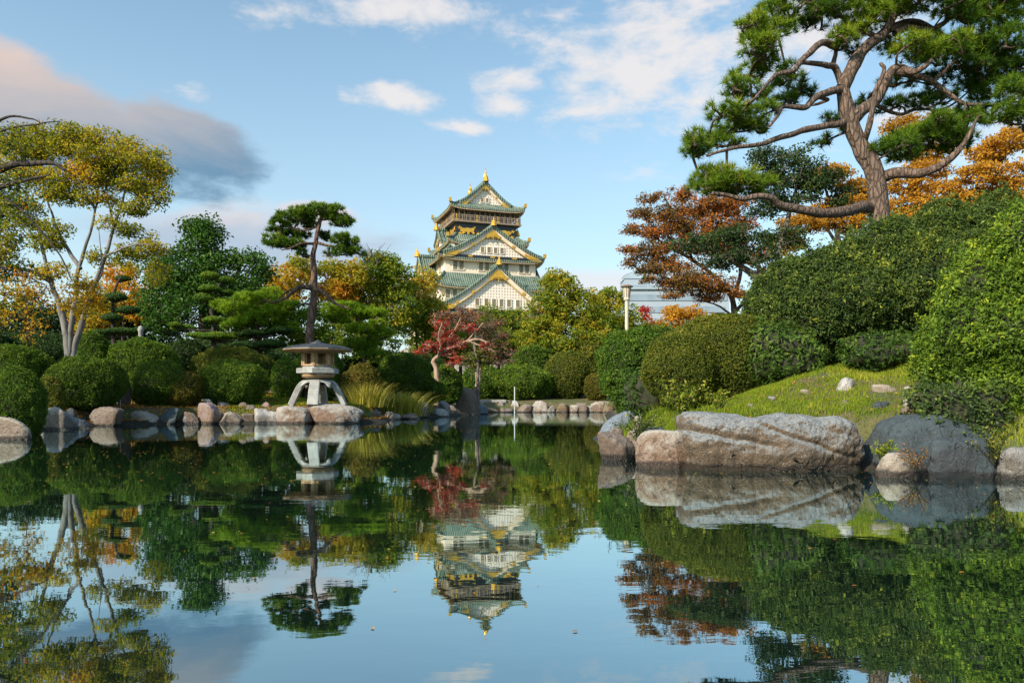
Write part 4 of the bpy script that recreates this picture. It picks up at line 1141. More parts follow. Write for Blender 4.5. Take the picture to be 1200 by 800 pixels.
sh(398, 448, 425, 458, 33.5, L['azalea_brown'], 'reddish olive flat topped shrub right of the stone lantern', 14, tone0=-.1)
sh(402, 450, 440, 474, 35, L['azalea'], 'dark shrub under the reddish olive one', 15, tone0=-.1)
sh(440, 505, 415, 458, 38.5, L['azalea_bright'], 'wide bright shrub between lantern and red maple', 16, tone0=-.25)
sh(448, 520, 438, 474, 39.5, L['azalea'], 'dark low shrub above the grass tufts', 17, tone0=-.15)
sh(500, 542, 430, 466, 45, L['azalea'], 'small dark shrub left behind the dark upright stone', 18)
sh(540, 590, 428, 470, 60, L['azalea'], 'shadowed shrub behind the slender tree', 19)
sh(576, 648, 429, 469, 60, L['azalea_bright'], 'rounded green shrub behind the pale blue post', 20)
sh(637, 692, 411, 469, 61, L['olive'], 'big ball shaped shrub on the far shore', 21, tone0=-.05, dd=.95, bump=.03)
sh(684, 712, 437, 470, 59, L['azalea_brown'], 'small brownish shrub right of the ball shaped shrub', 22)
sh(596, 650, 405, 440, 68, L['azalea_bright'], 'green shrub rising behind the far shore shrubs', 23, tone0=-.1)
sh(655, 735, 395, 450, 70, L['olive'], 'dense wide shrub behind the ball shaped shrub', 24)
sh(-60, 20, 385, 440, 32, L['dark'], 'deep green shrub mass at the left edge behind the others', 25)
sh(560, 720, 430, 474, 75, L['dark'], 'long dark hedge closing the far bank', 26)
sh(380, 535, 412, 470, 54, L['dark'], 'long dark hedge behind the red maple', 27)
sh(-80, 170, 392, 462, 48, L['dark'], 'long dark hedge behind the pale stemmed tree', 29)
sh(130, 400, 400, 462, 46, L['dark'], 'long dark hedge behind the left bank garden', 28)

# right bank shrubs
sh(702, 800, 378, 478, 17.5, L['azalea'], 'dark shrub leaning over the blue grey boulder', 31, lsize=.055, tone0=-.12, bump=.16, shoots=18, shoot_len=.22)
c1 = P(850, 425, 14.0); c2 = P(805, 425, 13.5)
shrub('clipped_shrub', 'large smooth clipped shrub above the sunny grass slope', 'shrub', [((P(852, 420, 14)), (M(76, 14), 1.1, M(54, 14))), ((P(800, 432, 13.6)), (M(46, 13.6), .8, M(46, 13.6)))], L['olive'], .042, 32, group='clipped azalea shrubs round the pond',
      base=np.array([c1[0], c1[1], float(H(c1[0], c1[1]))]), bump=.08, tone0=-.05, shoots=10, shoot_len=.08)
hb = [(P(1045, 345, 14.4), (M(92, 14.4), 1.2, M(80, 14.4))), (P(975, 362, 14.2), (M(80, 14.2), 1.1, M(66, 14.2))), (P(1110, 345, 14.9), (M(90, 14.9), 1.3, M(96, 14.9))), (P(1175, 335, 15.2), (M(80, 15.2), 1.3, M(96, 15.2))), (P(925, 362, 14.4), (M(50, 14.4), .9, M(54, 14.4))), (P(1010, 330, 15.0), (M(60, 15), 1, M(48, 15))), (P(1270, 325, 15.6), (M(90, 15.6), 1.3, M(100, 15.6)))]
shrub('hedge', 'tall loose broadleaf hedge below the big pine on the right', 'hedge', hb, L['hedge'], .062, 33, bump=.14, stray=.06, cover=2.5, aspect=.45, shoots=22, shoot_len=.26)
rb = [(P(1180, 390, 9.6), (M(88, 9.6), .9, M(88, 9.6))), (P(1150, 425, 9.7), (M(58, 9.7), .6, M(66, 9.7))), (P(1235, 350, 9.4), (M(92, 9.4), .9, M(98, 9.4))), (P(1205, 462, 9.3), (M(70, 9.3), .5, M(48, 9.3)))]
shrub('evergreen_bush', 'tall bright leaved bush at the right edge over the slate stones', 'bush', rb, mat_leaf('leaf_bright_bush', [(0, (.022, .046, .012)), (.45, (.05, .10, .016)), (.8, (.11, .18, .025)), (1, (.20, .26, .04))], .25, .4, gain=1.4), .062, 34, bump=.2, tone0=.03, stray=.05, cover=2.2, aspect=.34, shoots=34, shoot_len=.22)
sh(880, 960, 380, 432, 12.9, L['fern'], 'low broad leaved plant at the foot of the tall hedge', 35, lsize=.11, bump=.25, cover=1.3, aspect=.3, name='leafy_plant', cat='plant', group=None, stray=.3)
sh(990, 1090, 388, 428, 12.2, L['fern'], 'dark ferny undergrowth below the hedge beside the right bush', 36, lsize=.10, bump=.25, cover=1.2, aspect=.3, name='leafy_plant', cat='plant', group=None, stray=.3, tone0=-.15)
sh(1062, 1185, 452, 522, 9.0, L['hedge'], 'dark tangled undergrowth between the right bush and the slate stones', 38, lsize=.06, bump=.3, cover=1.6, aspect=.4, name='undergrowth_plant', cat='plant', group=None, stray=.4, tone0=-.1, dd=.5, shoots=40, shoot_len=.16)
sh(732, 790, 430, 482, 15.6, L['fern'], 'drooping ferns under the dark shrub by the blue grey boulder', 37, lsize=.14, bump=.25, cover=.9, aspect=.2, name='fern', cat='fern', group=None, stray=.4, tone0=-.1)

# ------------------------------------------------------------------ trees


def B(px, py, rx, ry, d, ts=0.0, dep=None, dz=0.0): return (P(px, py, d+dz), (M(rx, d), M(dep or rx*.8, d), M(ry, d)), ts)


def G(px, d): c = P(px, 470, d); return np.array([c[0], d, float(H(c[0], d))])


def pts(lst, d): return [P(a, b, d+(e[0] if e else 0)) for a, b, *e in lst]


# left: pale multi-stemmed tree with yellow and green crown
d = 27.5; g0 = G(78, d)
tree('autumn_tree', 'tall pale stemmed tree with open yellow green crown on the left bank', 'tree', g0,
     [([g0-[0, 0, .2], *pts([(79, 412), (76, 385), (68, 355), (60, 330), (52, 300), (46, 265), (38, 230)], d)], .16, .025),
      ([g0-[0, 0, .2], *pts([(82, 412), (84, 380), (88, 345), (94, 310), (104, 280), (112, 245), (128, 215)], d)], .13, .02),
      ([g0+[.15, 0, -.2], *pts([(86, 412), (96, 375), (108, 340), (124, 300), (133, 265), (146, 230), (155, 205)], d)], .13, .02),
      (pts([(60, 330), (38, 318, -.5), (10, 312, -1), (-8, 300, -1.2)], d), .09, .02), (pts([(94, 315), (75, 285, .4), (62, 255, .6), (50, 215, .6)], d), .08, .02),
      (pts([(124, 300), (142, 292, -.5), (162, 286, -.8), (178, 288, -1)], d), .05, .012), (pts([(108, 340), (120, 318), (118, 300), (116, 270)], d), .05, .012),
      (pts([(112, 245), (98, 225, -.4), (90, 200, -.6), (85, 180, -.6)], d), .05, .012), (pts([(133, 265), (128, 240, .4), (118, 215, .6)], d), .05, .012)],
     [B(70, 168, 52, 26, d, .0), B(120, 182, 48, 34, d, .1), B(160, 195, 42, 34, d, .08), B(175, 225, 26, 22, d, 0), B(100, 205, 50, 20, d, .25), B(25, 172, 35, 26, d, -.1), B(40, 205, 30, 14, d, .1), B(155, 245, 22, 9, d, -.1),
      B(178, 290, 18, 22, d, .1), B(130, 262, 16, 9, d, .15), B(62, 268, 18, 12, d, -.15), B(190, 205, 14, 16, d, .15), B(80, 232, 18, 8, d, 0), B(95, 345, 24, 26, d, .45, dz=-1), B(60, 318, 20, 14, d, .2), B(150, 300, 22, 12, d, .0), B(185, 320, 14, 18, d, .1), B(30, 250, 26, 20, d, -.2), B(50, 285, 22, 12, d, -.1), B(110, 300, 14, 8, d, .1), B(150, 270, 20, 8, d, -.1), B(60, 225, 26, 12, d, .0), B(115, 232, 24, 10, d, .1)],
     L['yellowgreen'], B_PALE, 101, .105, clump=.40, cover=1.9, dens=1.15, tone0=-.05, flat=.62, twig=.016, shell=.2)
# left edge: leaning in tree with drooping branches
d = 19.5; g1 = G(-80, d)
tree('autumn_tree', 'dark branched tree leaning in from the left edge with drooping orange and yellow leaves', 'tree', g1,
     [([g1-[0, 0, .2], *pts([(-85, 380), (-80, 300), (-60, 240), (-20, 205), (20, 192), (60, 190), (78, 200)], d)], .22, .03),
      (pts([(-60, 240), (-20, 225), (30, 212), (58, 205)], d), .09, .02), (pts([(-60, 215), (-10, 150), (15, 137), (38, 139), (50, 146)], d), .05, .01),
      (pts([(-50, 200), (0, 155), (40, 146), (70, 142)], d), .04, .01), (pts([(-30, 215), (10, 235), (40, 262), (70, 300), (85, 330)], d), .05, .012), (pts([(-30, 300), (-10, 310), (20, 318), (55, 335)], d), .06, .012)],
     [B(0, 350, 42, 34, d, .05), B(40, 365, 24, 40, d, .15), B(-10, 385, 36, 30, d, .0), B(25, 335, 30, 22, d, .2), B(-5, 300, 26, 22, d, -.15), B(0, 180, 30, 34, d, -.1), B(-35, 240, 30, 40, d, -.15), B(22, 168, 24, 16, d, -.3), B(12, 232, 22, 30, d, -.35), B(20, 265, 18, 18, d, -.3), B(5, 290, 28, 24, d, -.3)],
     L['orangeyellow'], B_DARK, 102, .085, clump=.26, cover=1.1, dens=.85, flat=.9, twig=.012, shell=.1)
d = 24; g1 = G(-40, d)
tree('evergreen_tree', 'deep green tree cut by the left edge behind the drooping branches', 'tree', g1, [([g1-[0, 0, .2], *pts([(-45, 380), (-30, 300), (-10, 250)], d)], .25, .08)],
     [B(-15, 270, 46, 40, d, -.1), B(0, 235, 34, 34, d, .05), B(-10, 310, 44, 22, d, -.1), B(5, 205, 24, 22, d, .15)], mat_leaf('leaf_greenyellow_edge', [(0, (.02, .045, .012)), (.55, (.06, .11, .018)), (1, (.25, .22, .03))], .25), B_DARK, 103, .11, clump=.4, cover=1.3, flat=.7)
# camphor-like dark evergreen
d = 47; g1 = G(240, d)
tree('evergreen_tree', 'tall dark green evergreen tree with clumped crown behind the cloud pruned pine', 'tree', g1, [([g1-[0, 0, .2], *pts([(240, 400), (238, 340), (235, 290)], d)], .45, .1), (pts([(240, 380), (275, 330), (285, 300)], d), .25, .06)],
     [B(232, 282, 30, 26, d, .05), B(215, 318, 48, 30, d), B(252, 325, 42, 34, d), B(228, 365, 60, 40, d, -.05), B(286, 318, 28, 26, d, .05), B(296, 350, 30, 40, d), B(236, 262, 16, 12, d, .1), B(190, 350, 26, 30, d)],
     L['camph'], B_DARK, 104, .22, clump=.85, cover=3.0, dens=1.3, flat=.75, tw_n=2)
# cloud pruned pines


def cloud_pine(label, trunk, pads, d, mat, seed, r0=.14, ls=.085):
    rng = np.random.default_rng(seed); g = G(trunk[0][0], d)
    root = thing('cloud_pine', label, 'pine tree', g); tr = MB(); T = [g-[0, 0, .2]]+pts(trunk, d); sp = smooth_path(T, 6, r0*.4, rng); tr.tube(sp, np.linspace(r0, r0*.3, len(sp)), 9)
    P_ = []; N_ = []
    for (px, py, rx, ry) in pads:
        c = P(px, py, d+rng.uniform(-.5, .5)); r = np.array([M(rx, d), M(rx*.85, d), M(ry, d)])
        a = sp[np.argmin(np.linalg.norm(sp-c, axis=1)+.5*np.abs(sp[:, 2]-c[2]+r[2]))]; e = c-[0, 0, r[2]*.7]
        tr.tube(smooth_path([a, (a+e)/2+[0, 0, -.05], e], 4), np.linspace(r0*.4, r0*.18, 9), 6)
        for q in range(6):
            an = q*PI/3+rng.random(); f = c+np.array([math.cos(an)*r[0]*.7, math.sin(an)*r[1]*.7, -r[2]*.3]); tr.tube([e, (e+f)/2-[0, 0, .03], f], [r0*.16, r0*.12, r0*.06], 4)
        n = int(2.6*PI*r[0]*r[1]*2.4/(ls*ls*.3)); dv = unit(rng, n); dv[:, 2] = np.where(rng.random(n) < .75, abs(dv[:, 2]), -abs(dv[:, 2])*.5)
        k = 1-rng.random(n)**1.6*.35+.14*fbm(dv*2+c, 3, seed)
        P_.append(c+dv*k[:, None]*r); N_.append(dv)
    p = np.concatenate(P_); nn = np.concatenate(N_); mb = MB()
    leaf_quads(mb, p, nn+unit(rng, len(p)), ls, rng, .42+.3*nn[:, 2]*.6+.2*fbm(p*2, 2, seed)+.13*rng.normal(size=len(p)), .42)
    tr.build('trunk', B_DARK, root, g, smooth=True); mb.build('crown', mat, root, g, attr='tone')


cloud_pine('bright cloud pruned pine with many flat pads in front of the dark evergreen tree', [(250, 400), (250, 380), (248, 362), (252, 345), (258, 330), (256, 322)],
           [(246, 324, 12, 5.5), (264, 329, 11, 5), (245, 339, 13, 5), (264, 343, 11, 5), (241, 350, 15, 7.5), (280, 354, 21, 6), (253, 376, 15, 5), (215, 385, 15, 5), (232, 393, 13, 3.5), (256, 395, 24, 6), (285, 394, 16, 6), (205, 381, 8, 4)], 36, L['pine'], 11)
cloud_pine('dark cloud pruned pine with sparse pads left of the evergreen tree', [(134, 400), (133, 380), (131, 360), (134, 340), (142, 325)],
           [(144, 327, 9, 4), (136, 349, 13, 6), (118, 354, 8, 4), (150, 364, 14, 6), (131, 373, 12, 6), (146, 389, 22, 5), (120, 390, 14, 4), (168, 386, 10, 4)], 37, L['pine_dark'], 12)
cloud_pine('low pruned pine with layered pads left of the stone lantern', [(300, 420), (300, 405), (296, 392)],
           [(300, 392, 24, 6), (318, 404, 18, 6), (286, 406, 18, 6), (330, 388, 14, 5), (310, 420, 26, 6)], 34, L['pine_dark'], 13, ls=.08)

# lantern pine
d = 33; g1 = G(363, d)
PN = dict(ln=.20, per=30, wd=.030, tuft_d=44)


def PB(px, py, rx, ry, d, ts=0, dz=0, dep=None): return (P(px, py, d+dz), (M(rx, d), M(dep or rx*.9, d), M(ry, d)), ts)


pine('pine_tree', 'umbrella shaped pine on a straight trunk rising behind the stone lantern', g1,
     [([g1-[0, 0, .3], *pts([(363, 400), (363, 380), (366, 355), (367, 325), (366, 300), (370, 284), (375, 262), (378, 250)], d)], .21, .06),
      (pts([(368, 285), (355, 285, -.4), (343, 290, -.8), (330, 293, -1)], d), .07, .025), (pts([(370, 284), (386, 288), (398, 290)], d), .07, .03), (pts([(374, 265), (352, 270), (335, 262), (325, 258)], d), .05, .02),
      (pts([(376, 258), (388, 256), (398, 252)], d), .05, .02),
      (pts([(366, 338), (352, 336, -.3), (345, 341, -.5), (335, 349, -.8), (322, 355, -1), (308, 352, -1.3)], d), .11, .03), (pts([(350, 337), (338, 341, .4), (326, 350, .6)], d), .06, .02),
      (pts([(366, 338), (378, 342, -.2), (388, 352, -.4), (396, 358, -.5), (410, 362, -.6)], d), .11, .04), (pts([(364, 356), (354, 356), (345, 361)], d), .06, .02)],
     [PB(350, 254, 22, 10, d, .05), PB(372, 248, 22, 9, d, .08), PB(392, 256, 15, 11, d, .05), PB(330, 262, 14, 8, d), PB(398, 262, 12, 8, d), PB(345, 276, 20, 7, d, -.12, .5), PB(322, 283, 16, 8, d, .08), PB(340, 288, 20, 7, d, -.02), PB(380, 277, 10, 7, d, -.15, .6),
      PB(405, 284, 17, 10, d, .05), PB(400, 296, 16, 7, d, -.1), PB(355, 298, 8, 5, d, -.15), PB(414, 292, 10, 8, d), PB(360, 262, 16, 8, d, -.1, 1.0)],
     L['pine'], B_PINE2, 201, twig=.025, group='garden pines', **PN)
g1 = G(300, 34.5); d = 34.5
pine('pine_tree', 'low spreading bright green pine mass left behind the lantern pine', g1, [([g1-[0, 0, .3], *pts([(305, 405), (300, 385), (296, 365)], d)], .15, .05)],
     [PB(305, 352, 24, 10, d, .2), PB(280, 364, 24, 11, d, .15), PB(325, 366, 26, 12, d, .15), PB(302, 376, 32, 13, d, .12), PB(338, 388, 16, 10, d, -.02), PB(282, 384, 20, 10, d, -.02), PB(322, 343, 10, 6, d, .2)],
     L['pine_bright'], B_PINE2, 202, twig=.02, group='garden pines', **PN)
d = 35; g1 = G(425, d)
pine('pine_tree', 'bright green layered pine right of the stone lantern', g1, [([g1-[0, 0, .3], *pts([(426, 425), (425, 410), (422, 385), (415, 368)], d)], .10, .04)],
     [PB(405, 364, 28, 9, d, .25), PB(430, 369, 22, 9, d, .2), PB(392, 374, 18, 8, d, .0), PB(430, 387, 26, 8, d, .22), PB(446, 394, 12, 9, d, .15), PB(424, 404, 22, 9, d, -.15), PB(436, 416, 16, 6, d, -.2)],
     L['pine_bright'], B_PINE2, 203, twig=.02, group='garden pines', **PN)

# broadleaf trees of the middle distance
MID = [
    # label, trunk px, d, blobs, mat, leaf, clump, bark
    ('orange maple peeping over the green pine left of the lantern pine trunk', 340, 58, [(338, 325, 28, 14, .1), (330, 345, 24, 16, .1), (318, 352, 20, 20, 0), (352, 308, 12, 8, -.3)], 'orangeyellow', .24, .7, B_DARK),
    ('yellow autumn tree with orange patches just right of the lantern pine trunk', 392, 60, [(385, 318, 24, 14, -.15), (410, 322, 24, 16, -.1), (395, 340, 26, 18, .1), (376, 350, 14, 18, 0)], 'orangeyellow', .24, .7, B_DARK),
    ('rounded green gold tree left of the castle beneath bare twigs', 440, 62, [(440, 322, 32, 22, -.1), (466, 330, 22, 26, -.15), (430, 350, 36, 28, .05), (462, 365, 30, 30, -.05), (410, 360, 24, 28, .05), (445, 306, 20, 10, -.05)], 'greengold', .24, .8, B_DARK),
    ('orange green tree touching the castle on its left', 495, 66, [(492, 345, 20, 24, .15), (505, 372, 22, 24, .1), (484, 378, 24, 26, -.05), (498, 330, 12, 12, .2)], 'greengold', .26, .8, B_DARK),
    ('fresh green tree in front of the castle foot', 585, 78, [(575, 372, 18, 14, -.15), (602, 376, 20, 15, -.12), (560, 384, 18, 14, 0), (588, 395, 34, 20, -.15), (612, 400, 16, 22, -.05)], 'greengold', .28, .8, B_DARK),
    ('large olive and gold tree right of the castle', 655, 70, [(655, 345, 28, 26, .02), (640, 365, 28, 30, .02), (680, 358, 26, 28, .05), (655, 395, 40, 34, 0), (630, 395, 22, 28, 0), (690, 395, 26, 32, 0), (655, 328, 16, 12, .0)], 'greengold', .27, .8, B_DARK),
    ('round gold topped tree between the olive tree and the street lamp', 715, 76, [(715, 352, 18, 14, .12), (722, 370, 26, 22, .08), (705, 390, 26, 28, .05), (735, 395, 22, 26, .0), (700, 362, 14, 18, .05)], 'greengold', .28, .8, B_DARK),
    ('small crimson tree beside the office building', 757, 80, [(757, 366, 7, 9, .2), (759, 380, 9, 9, .1)], 'red', .26, .55, B_DARK),
    ('low golden orange tree above the clipped shrub', 802, 44, [(800, 366, 22, 8, .1), (815, 372, 18, 8, .1), (785, 378, 14, 8, .0)], 'orange', .18, .5, B_DARK),
    ('green tree filling the gap behind the red maple', 540, 70, [(530, 400, 34, 22, -.2), (565, 408, 26, 24, -.25), (510, 418, 26, 20, -.25)], 'greengold', .24, .8, B_DARK),
    ('orange and green tree low behind the dark cloud pruned pine', 142, 52, [(140, 320, 20, 12, .1), (150, 342, 24, 16, .15), (120, 345, 20, 18, -.1), (160, 362, 18, 16, .2), (110, 375, 26, 22, .0)], 'orangeyellow', .22, .65, B_DARK),
    ('dull green tree closing the view behind the lantern', 370, 50, [(360, 385, 34, 26, -.3), (395, 395, 34, 26, -.3), (330, 400, 34, 24, -.3), (440, 405, 34, 22, -.3)], 'greengold', .2, .75, B_DARK),
    ('low yellowish green tree right in front of the castle foot', 530, 74, [(520, 392, 26, 22, .0), (550, 398, 30, 22, -.1), (580, 405, 30, 22, -.15), (500, 402, 24, 24, -.1), (605, 412, 26, 22, -.15)], 'greengold', .22, .75, B_DARK),
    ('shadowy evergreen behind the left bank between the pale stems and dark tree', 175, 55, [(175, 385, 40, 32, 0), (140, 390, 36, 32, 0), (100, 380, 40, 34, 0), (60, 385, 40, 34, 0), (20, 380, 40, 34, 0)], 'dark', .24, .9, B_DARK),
    ('distant green tree closing the gap under the right hand maple', 830, 60, [(800, 400, 40, 26, -.3), (850, 400, 40, 30, -.3), (760, 410, 34, 24, -.2)], 'greengold', .26, .9, B_DARK),
]
for i, (lb, px, d, bl, mt, ls, cl, bk) in enumerate(MID):
    g1 = G(px, d); top = min(b[1] for b in bl)
    tree('broadleaf_tree', lb, 'tree', g1, [([g1-[0, 0, .2], *pts([(px, 430), (px+3, (430+top)/2+10), (px-2, top+22)], d)], .20, .05), (pts([(px, 425), (px-8, 395), (bl[0][0], bl[0][1])], d), .11, .03), (pts([(px, 420), (px+8, 395), (bl[-1][0], bl[-1][1])], d), .11, .03)],
         [B(a, b, c_*1.04, e*1.04, d, ts) for a, b, c_, e, ts in bl], L[mt], bk, 300+i, ls, clump=cl, cover=2.6, dens=1.25, flat=.6, tw_n=1, twign=.6)
# bare twigs near the castle
d = 61; g1 = G(436, d); rng = np.random.default_rng(8)
tw = MB(); T = [g1, P(436, 400, d), P(434, 340, d), P(432, 305, d)]; tw.tube(smooth_path(T, 5), np.linspace(.16, .04, 16), 6)
for i in range(40):
    a = P(433+rng.normal()*3, rng.uniform(298, 325), d); b = a+np.array([rng.normal()*1.0, rng.normal()*.8, rng.uniform(.3, 1.3)]); tw.tube([a, (a+b)/2+rng.normal(size=3)*.12, b], [.04, .028, .012], 3)
tr = thing('bare_tree', 'thin leafless treetop beside the pine left of the castle', 'tree', g1); tw.build('trunk', B_GREY, tr, g1)

# red maple with pale trunk, its mauve half, and the slender tree
d = 43; g1 = G(512, d)
tree('red_maple', 'scarlet maple with a curved pale trunk below the castle', 'maple tree', g1,
     [([g1-[0, 0, .2], *pts([(512, 440), (511, 430), (508, 424), (513, 418), (524, 410), (538, 405), (549, 400), (562, 398), (572, 402)], d)], .16, .05),
      (pts([(513, 418), (516, 406, -.3), (514, 392, -.5), (518, 378, -.6)], d), .07, .02), (pts([(524, 410), (526, 396), (534, 384), (540, 372)], d), .06, .02), (pts([(545, 402), (556, 390), (566, 378)], d), .06, .02), (pts([(549, 400), (566, 406), (580, 412)], d), .05, .02)],
     [B(508, 404, 20, 9, d, .05), B(524, 394, 20, 9, d, .1), B(538, 402, 16, 8, d, .0), B(497, 411, 11, 5, d, .1), B(533, 422, 12, 9, d, .25), B(570, 405, 9, 7, d, .0), B(550, 385, 14, 7, d, .0), B(523, 412, 14, 7, d, .05), B(516, 380, 10, 10, d, .3)],
     L['red'], B_CORAL, 401, .14, clump=.32, cover=1.0, dens=.7, tone0=-.12, flat=.5, twig=.022, shell=.2)
tree('red_maple', 'mauve brown half bare maple behind the scarlet one', 'maple tree', G(560, d+3),
     [([G(560, d+3)-[0, 0, .2], *pts([(560, 430), (556, 405), (558, 385), (552, 368)], d+3)], .12, .03)],
     [B(565, 380, 28, 16, d+3, 0), B(545, 372, 20, 12, d+3, .1), B(580, 396, 18, 14, d+3, 0), B(535, 380, 14, 10, d+3, .2), B(590, 415, 14, 14, d+3, 0), B(520, 372, 16, 10, d+3, .1)],
     L['mauve'], B_GREY, 402, .15, clump=.38, cover=1.5, dens=.65, flat=.6, twig=.022, tw_n=9)
d = 46.5; g1 = G(557, d)
tree('slender_tree', 'slender twin stemmed tree standing beside the dark upright stone', 'tree', g1,
     [([g1-[0, 0, .2], *pts([(556, 470), (558, 450), (557, 432), (552, 418)], d)], .10, .04), ([g1+[.12, 0, -.2], *pts([(559, 470), (562, 450), (563, 430), (568, 415)], d)], .08, .03)],
     [B(548, 402, 18, 9, d, -.2), B(568, 412, 20, 9, d, .1), B(556, 422, 24, 9, d, -.1)], L['olive'], B_CORAL, 403, .15, clump=.4, cover=1.5, flat=.5)

# right side: layered russet maple
d = 46; g1 = G(862, d)
rng = np.random.default_rng(77)
mp = []
for (px, py, rx, ry, ts) in [(790, 262, 56, 26, -.1), (770, 300, 36, 26, -.15), (840, 280, 44, 34, .15), (815, 330, 50, 18, -.15), (850, 240, 36, 14, .2), (765, 232, 18, 6, -.05), (800, 228, 26, 7, .05), (832, 235, 20, 7, .1), (752, 250, 20, 6, -.1), (785, 252, 22, 6, .05), (815, 250, 24, 8, .2), (850, 246, 22, 9, .35), (742, 270, 16, 6, -.05), (766, 272, 20, 6, .1), (800, 268, 20, 6, .05), (835, 266, 24, 8, .3), (870, 262, 20, 10, .4),
                             (735, 292, 14, 6, -.1), (757, 296, 18, 6, .05), (784, 290, 18, 6, .3), (812, 292, 18, 7, .2), (738, 308, 14, 5, -.15), (765, 316, 22, 5, -.1), (792, 312, 20, 6, -.1), (760, 328, 16, 4, -.25), (790, 332, 22, 5, -.2), (820, 330, 24, 5, -.1), (848, 338, 24, 5, 0),
                             (788, 346, 14, 4, -.15), (832, 350, 20, 4, 0), (866, 345, 18, 5, .1), (880, 300, 20, 10, .4), (862, 285, 20, 9, .3), (905, 320, 24, 12, .1), (885, 356, 16, 5, -.1)]:
    mp.append(B(px, py, rx, ry, d, ts, dep=rx*1.1, dz=rng.uniform(-1.5, 1.5)))
tree('russet_maple', 'wide layered russet orange maple left of the big pine', 'maple tree', g1,
     [([g1-[0, 0, .2], *pts([(862, 400), (860, 365), (856, 345), (840, 325), (812, 305), (785, 290), (765, 275)], d)], .24, .05), (pts([(858, 350), (868, 320), (862, 290), (848, 262), (832, 240)], d), .14, .03),
      (pts([(850, 338), (820, 335), (795, 330), (770, 322)], d), .10, .03), (pts([(812, 305), (800, 275), (790, 250), (778, 232)], d), .09, .02), (pts([(862, 365), (885, 340), (905, 315)], d), .12, .03), (pts([(862, 372), (840, 358), (812, 350)], d), .08, .02)],
     mp, L['maple'], B_DARK, 501, .145, clump=.38, cover=1.75, dens=.72, flat=.62, tone0=.02, twig=.022, tw_n=7, shell=.0, group='maples')
# orange maples behind the big pine
for i, (px, d, lb, bl) in enumerate([
        (985, 42, 'golden orange maple seen under the low limb of the big pine', [(975, 205, 26, 12, 0), (1000, 222, 28, 12, .05), (985, 240, 34, 10, .05), (965, 252, 24, 8, 0), (1020, 240, 22, 12, .1), (950, 215, 18, 8, 0), (990, 262, 34, 10, 0), (940, 262, 30, 12, -.1), (920, 285, 26, 14, -.1)]),
        (1085, 40, 'golden orange maple behind the right limb of the big pine', [(1060, 215, 26, 14, .1), (1085, 200, 28, 12, .1), (1065, 240, 34, 12, .05), (1100, 225, 30, 14, .1), (1075, 258, 40, 12, 0), (1110, 250, 30, 14, 0), (1090, 180, 26, 10, 0), (1060, 150, 26, 16, -.2), (1100, 145, 22, 16, -.2)]),
        (1165, 38, 'golden orange maple at the right edge behind the hedge', [(1160, 180, 30, 12, .1), (1185, 165, 30, 14, .1), (1150, 205, 34, 14, .1), (1190, 205, 30, 16, .1), (1160, 232, 40, 14, .05), (1200, 235, 34, 16, .1), (1140, 235, 30, 12, .0)])]):
    g1 = G(px, d)
    tree('golden_maple', lb, 'maple tree', g1, [([g1-[0, 0, .2], *pts([(px, 330), (px-2, 290), (px-10, 250), (px-20, 215)], d)], .25, .05), (pts([(px, 300), (px+15, 250), (px+25, 205)], d), .14, .04), (pts([(px, 290), (px-25, 255), (px-35, 235)], d), .1, .03)],
         [B(a, b, c_, e, d, ts, dz=rng.uniform(-1, 1)) for a, b, c_, e, ts in bl], L['orange'], B_DARK, 510+i, .16, clump=.45, cover=2.4, dens=.85, flat=.42, twig=.02, tw_n=4, group='maples')
# dark evergreen between maple and pine
d = 25; g1 = G(905, d)
tree('evergreen_tree', 'dark glossy evergreen on a slanting trunk between the russet maple and the big pine', 'tree', g1,
     [([g1-[0, 0, .2], *pts([(920, 350), (895, 328), (868, 312), (850, 300)], d)], .20, .06), (pts([(905, 335), (915, 290), (925, 250), (935, 215)], d), .14, .04), (pts([(895, 325), (880, 300), (865, 285)], d), .1, .03)],
     [B(930, 195, 40, 22, d, .0), B(905, 185, 26, 16, d), B(960, 215, 32, 18, d), B(925, 225, 44, 18, d), B(985, 232, 22, 12, d, 0), B(870, 275, 30, 12, d), B(835, 285, 34, 12, d, .05), B(880, 300, 38, 14, d), B(850, 305, 30, 12, d), B(915, 278, 32, 12, d, -.05), B(800, 288, 14, 7, d, .05), B(895, 240, 26, 14, d, -.05)],
     L['dark'], B_GREY, 520, .10, clump=.38, cover=1.5, dens=1.15, flat=.55, twig=.018)

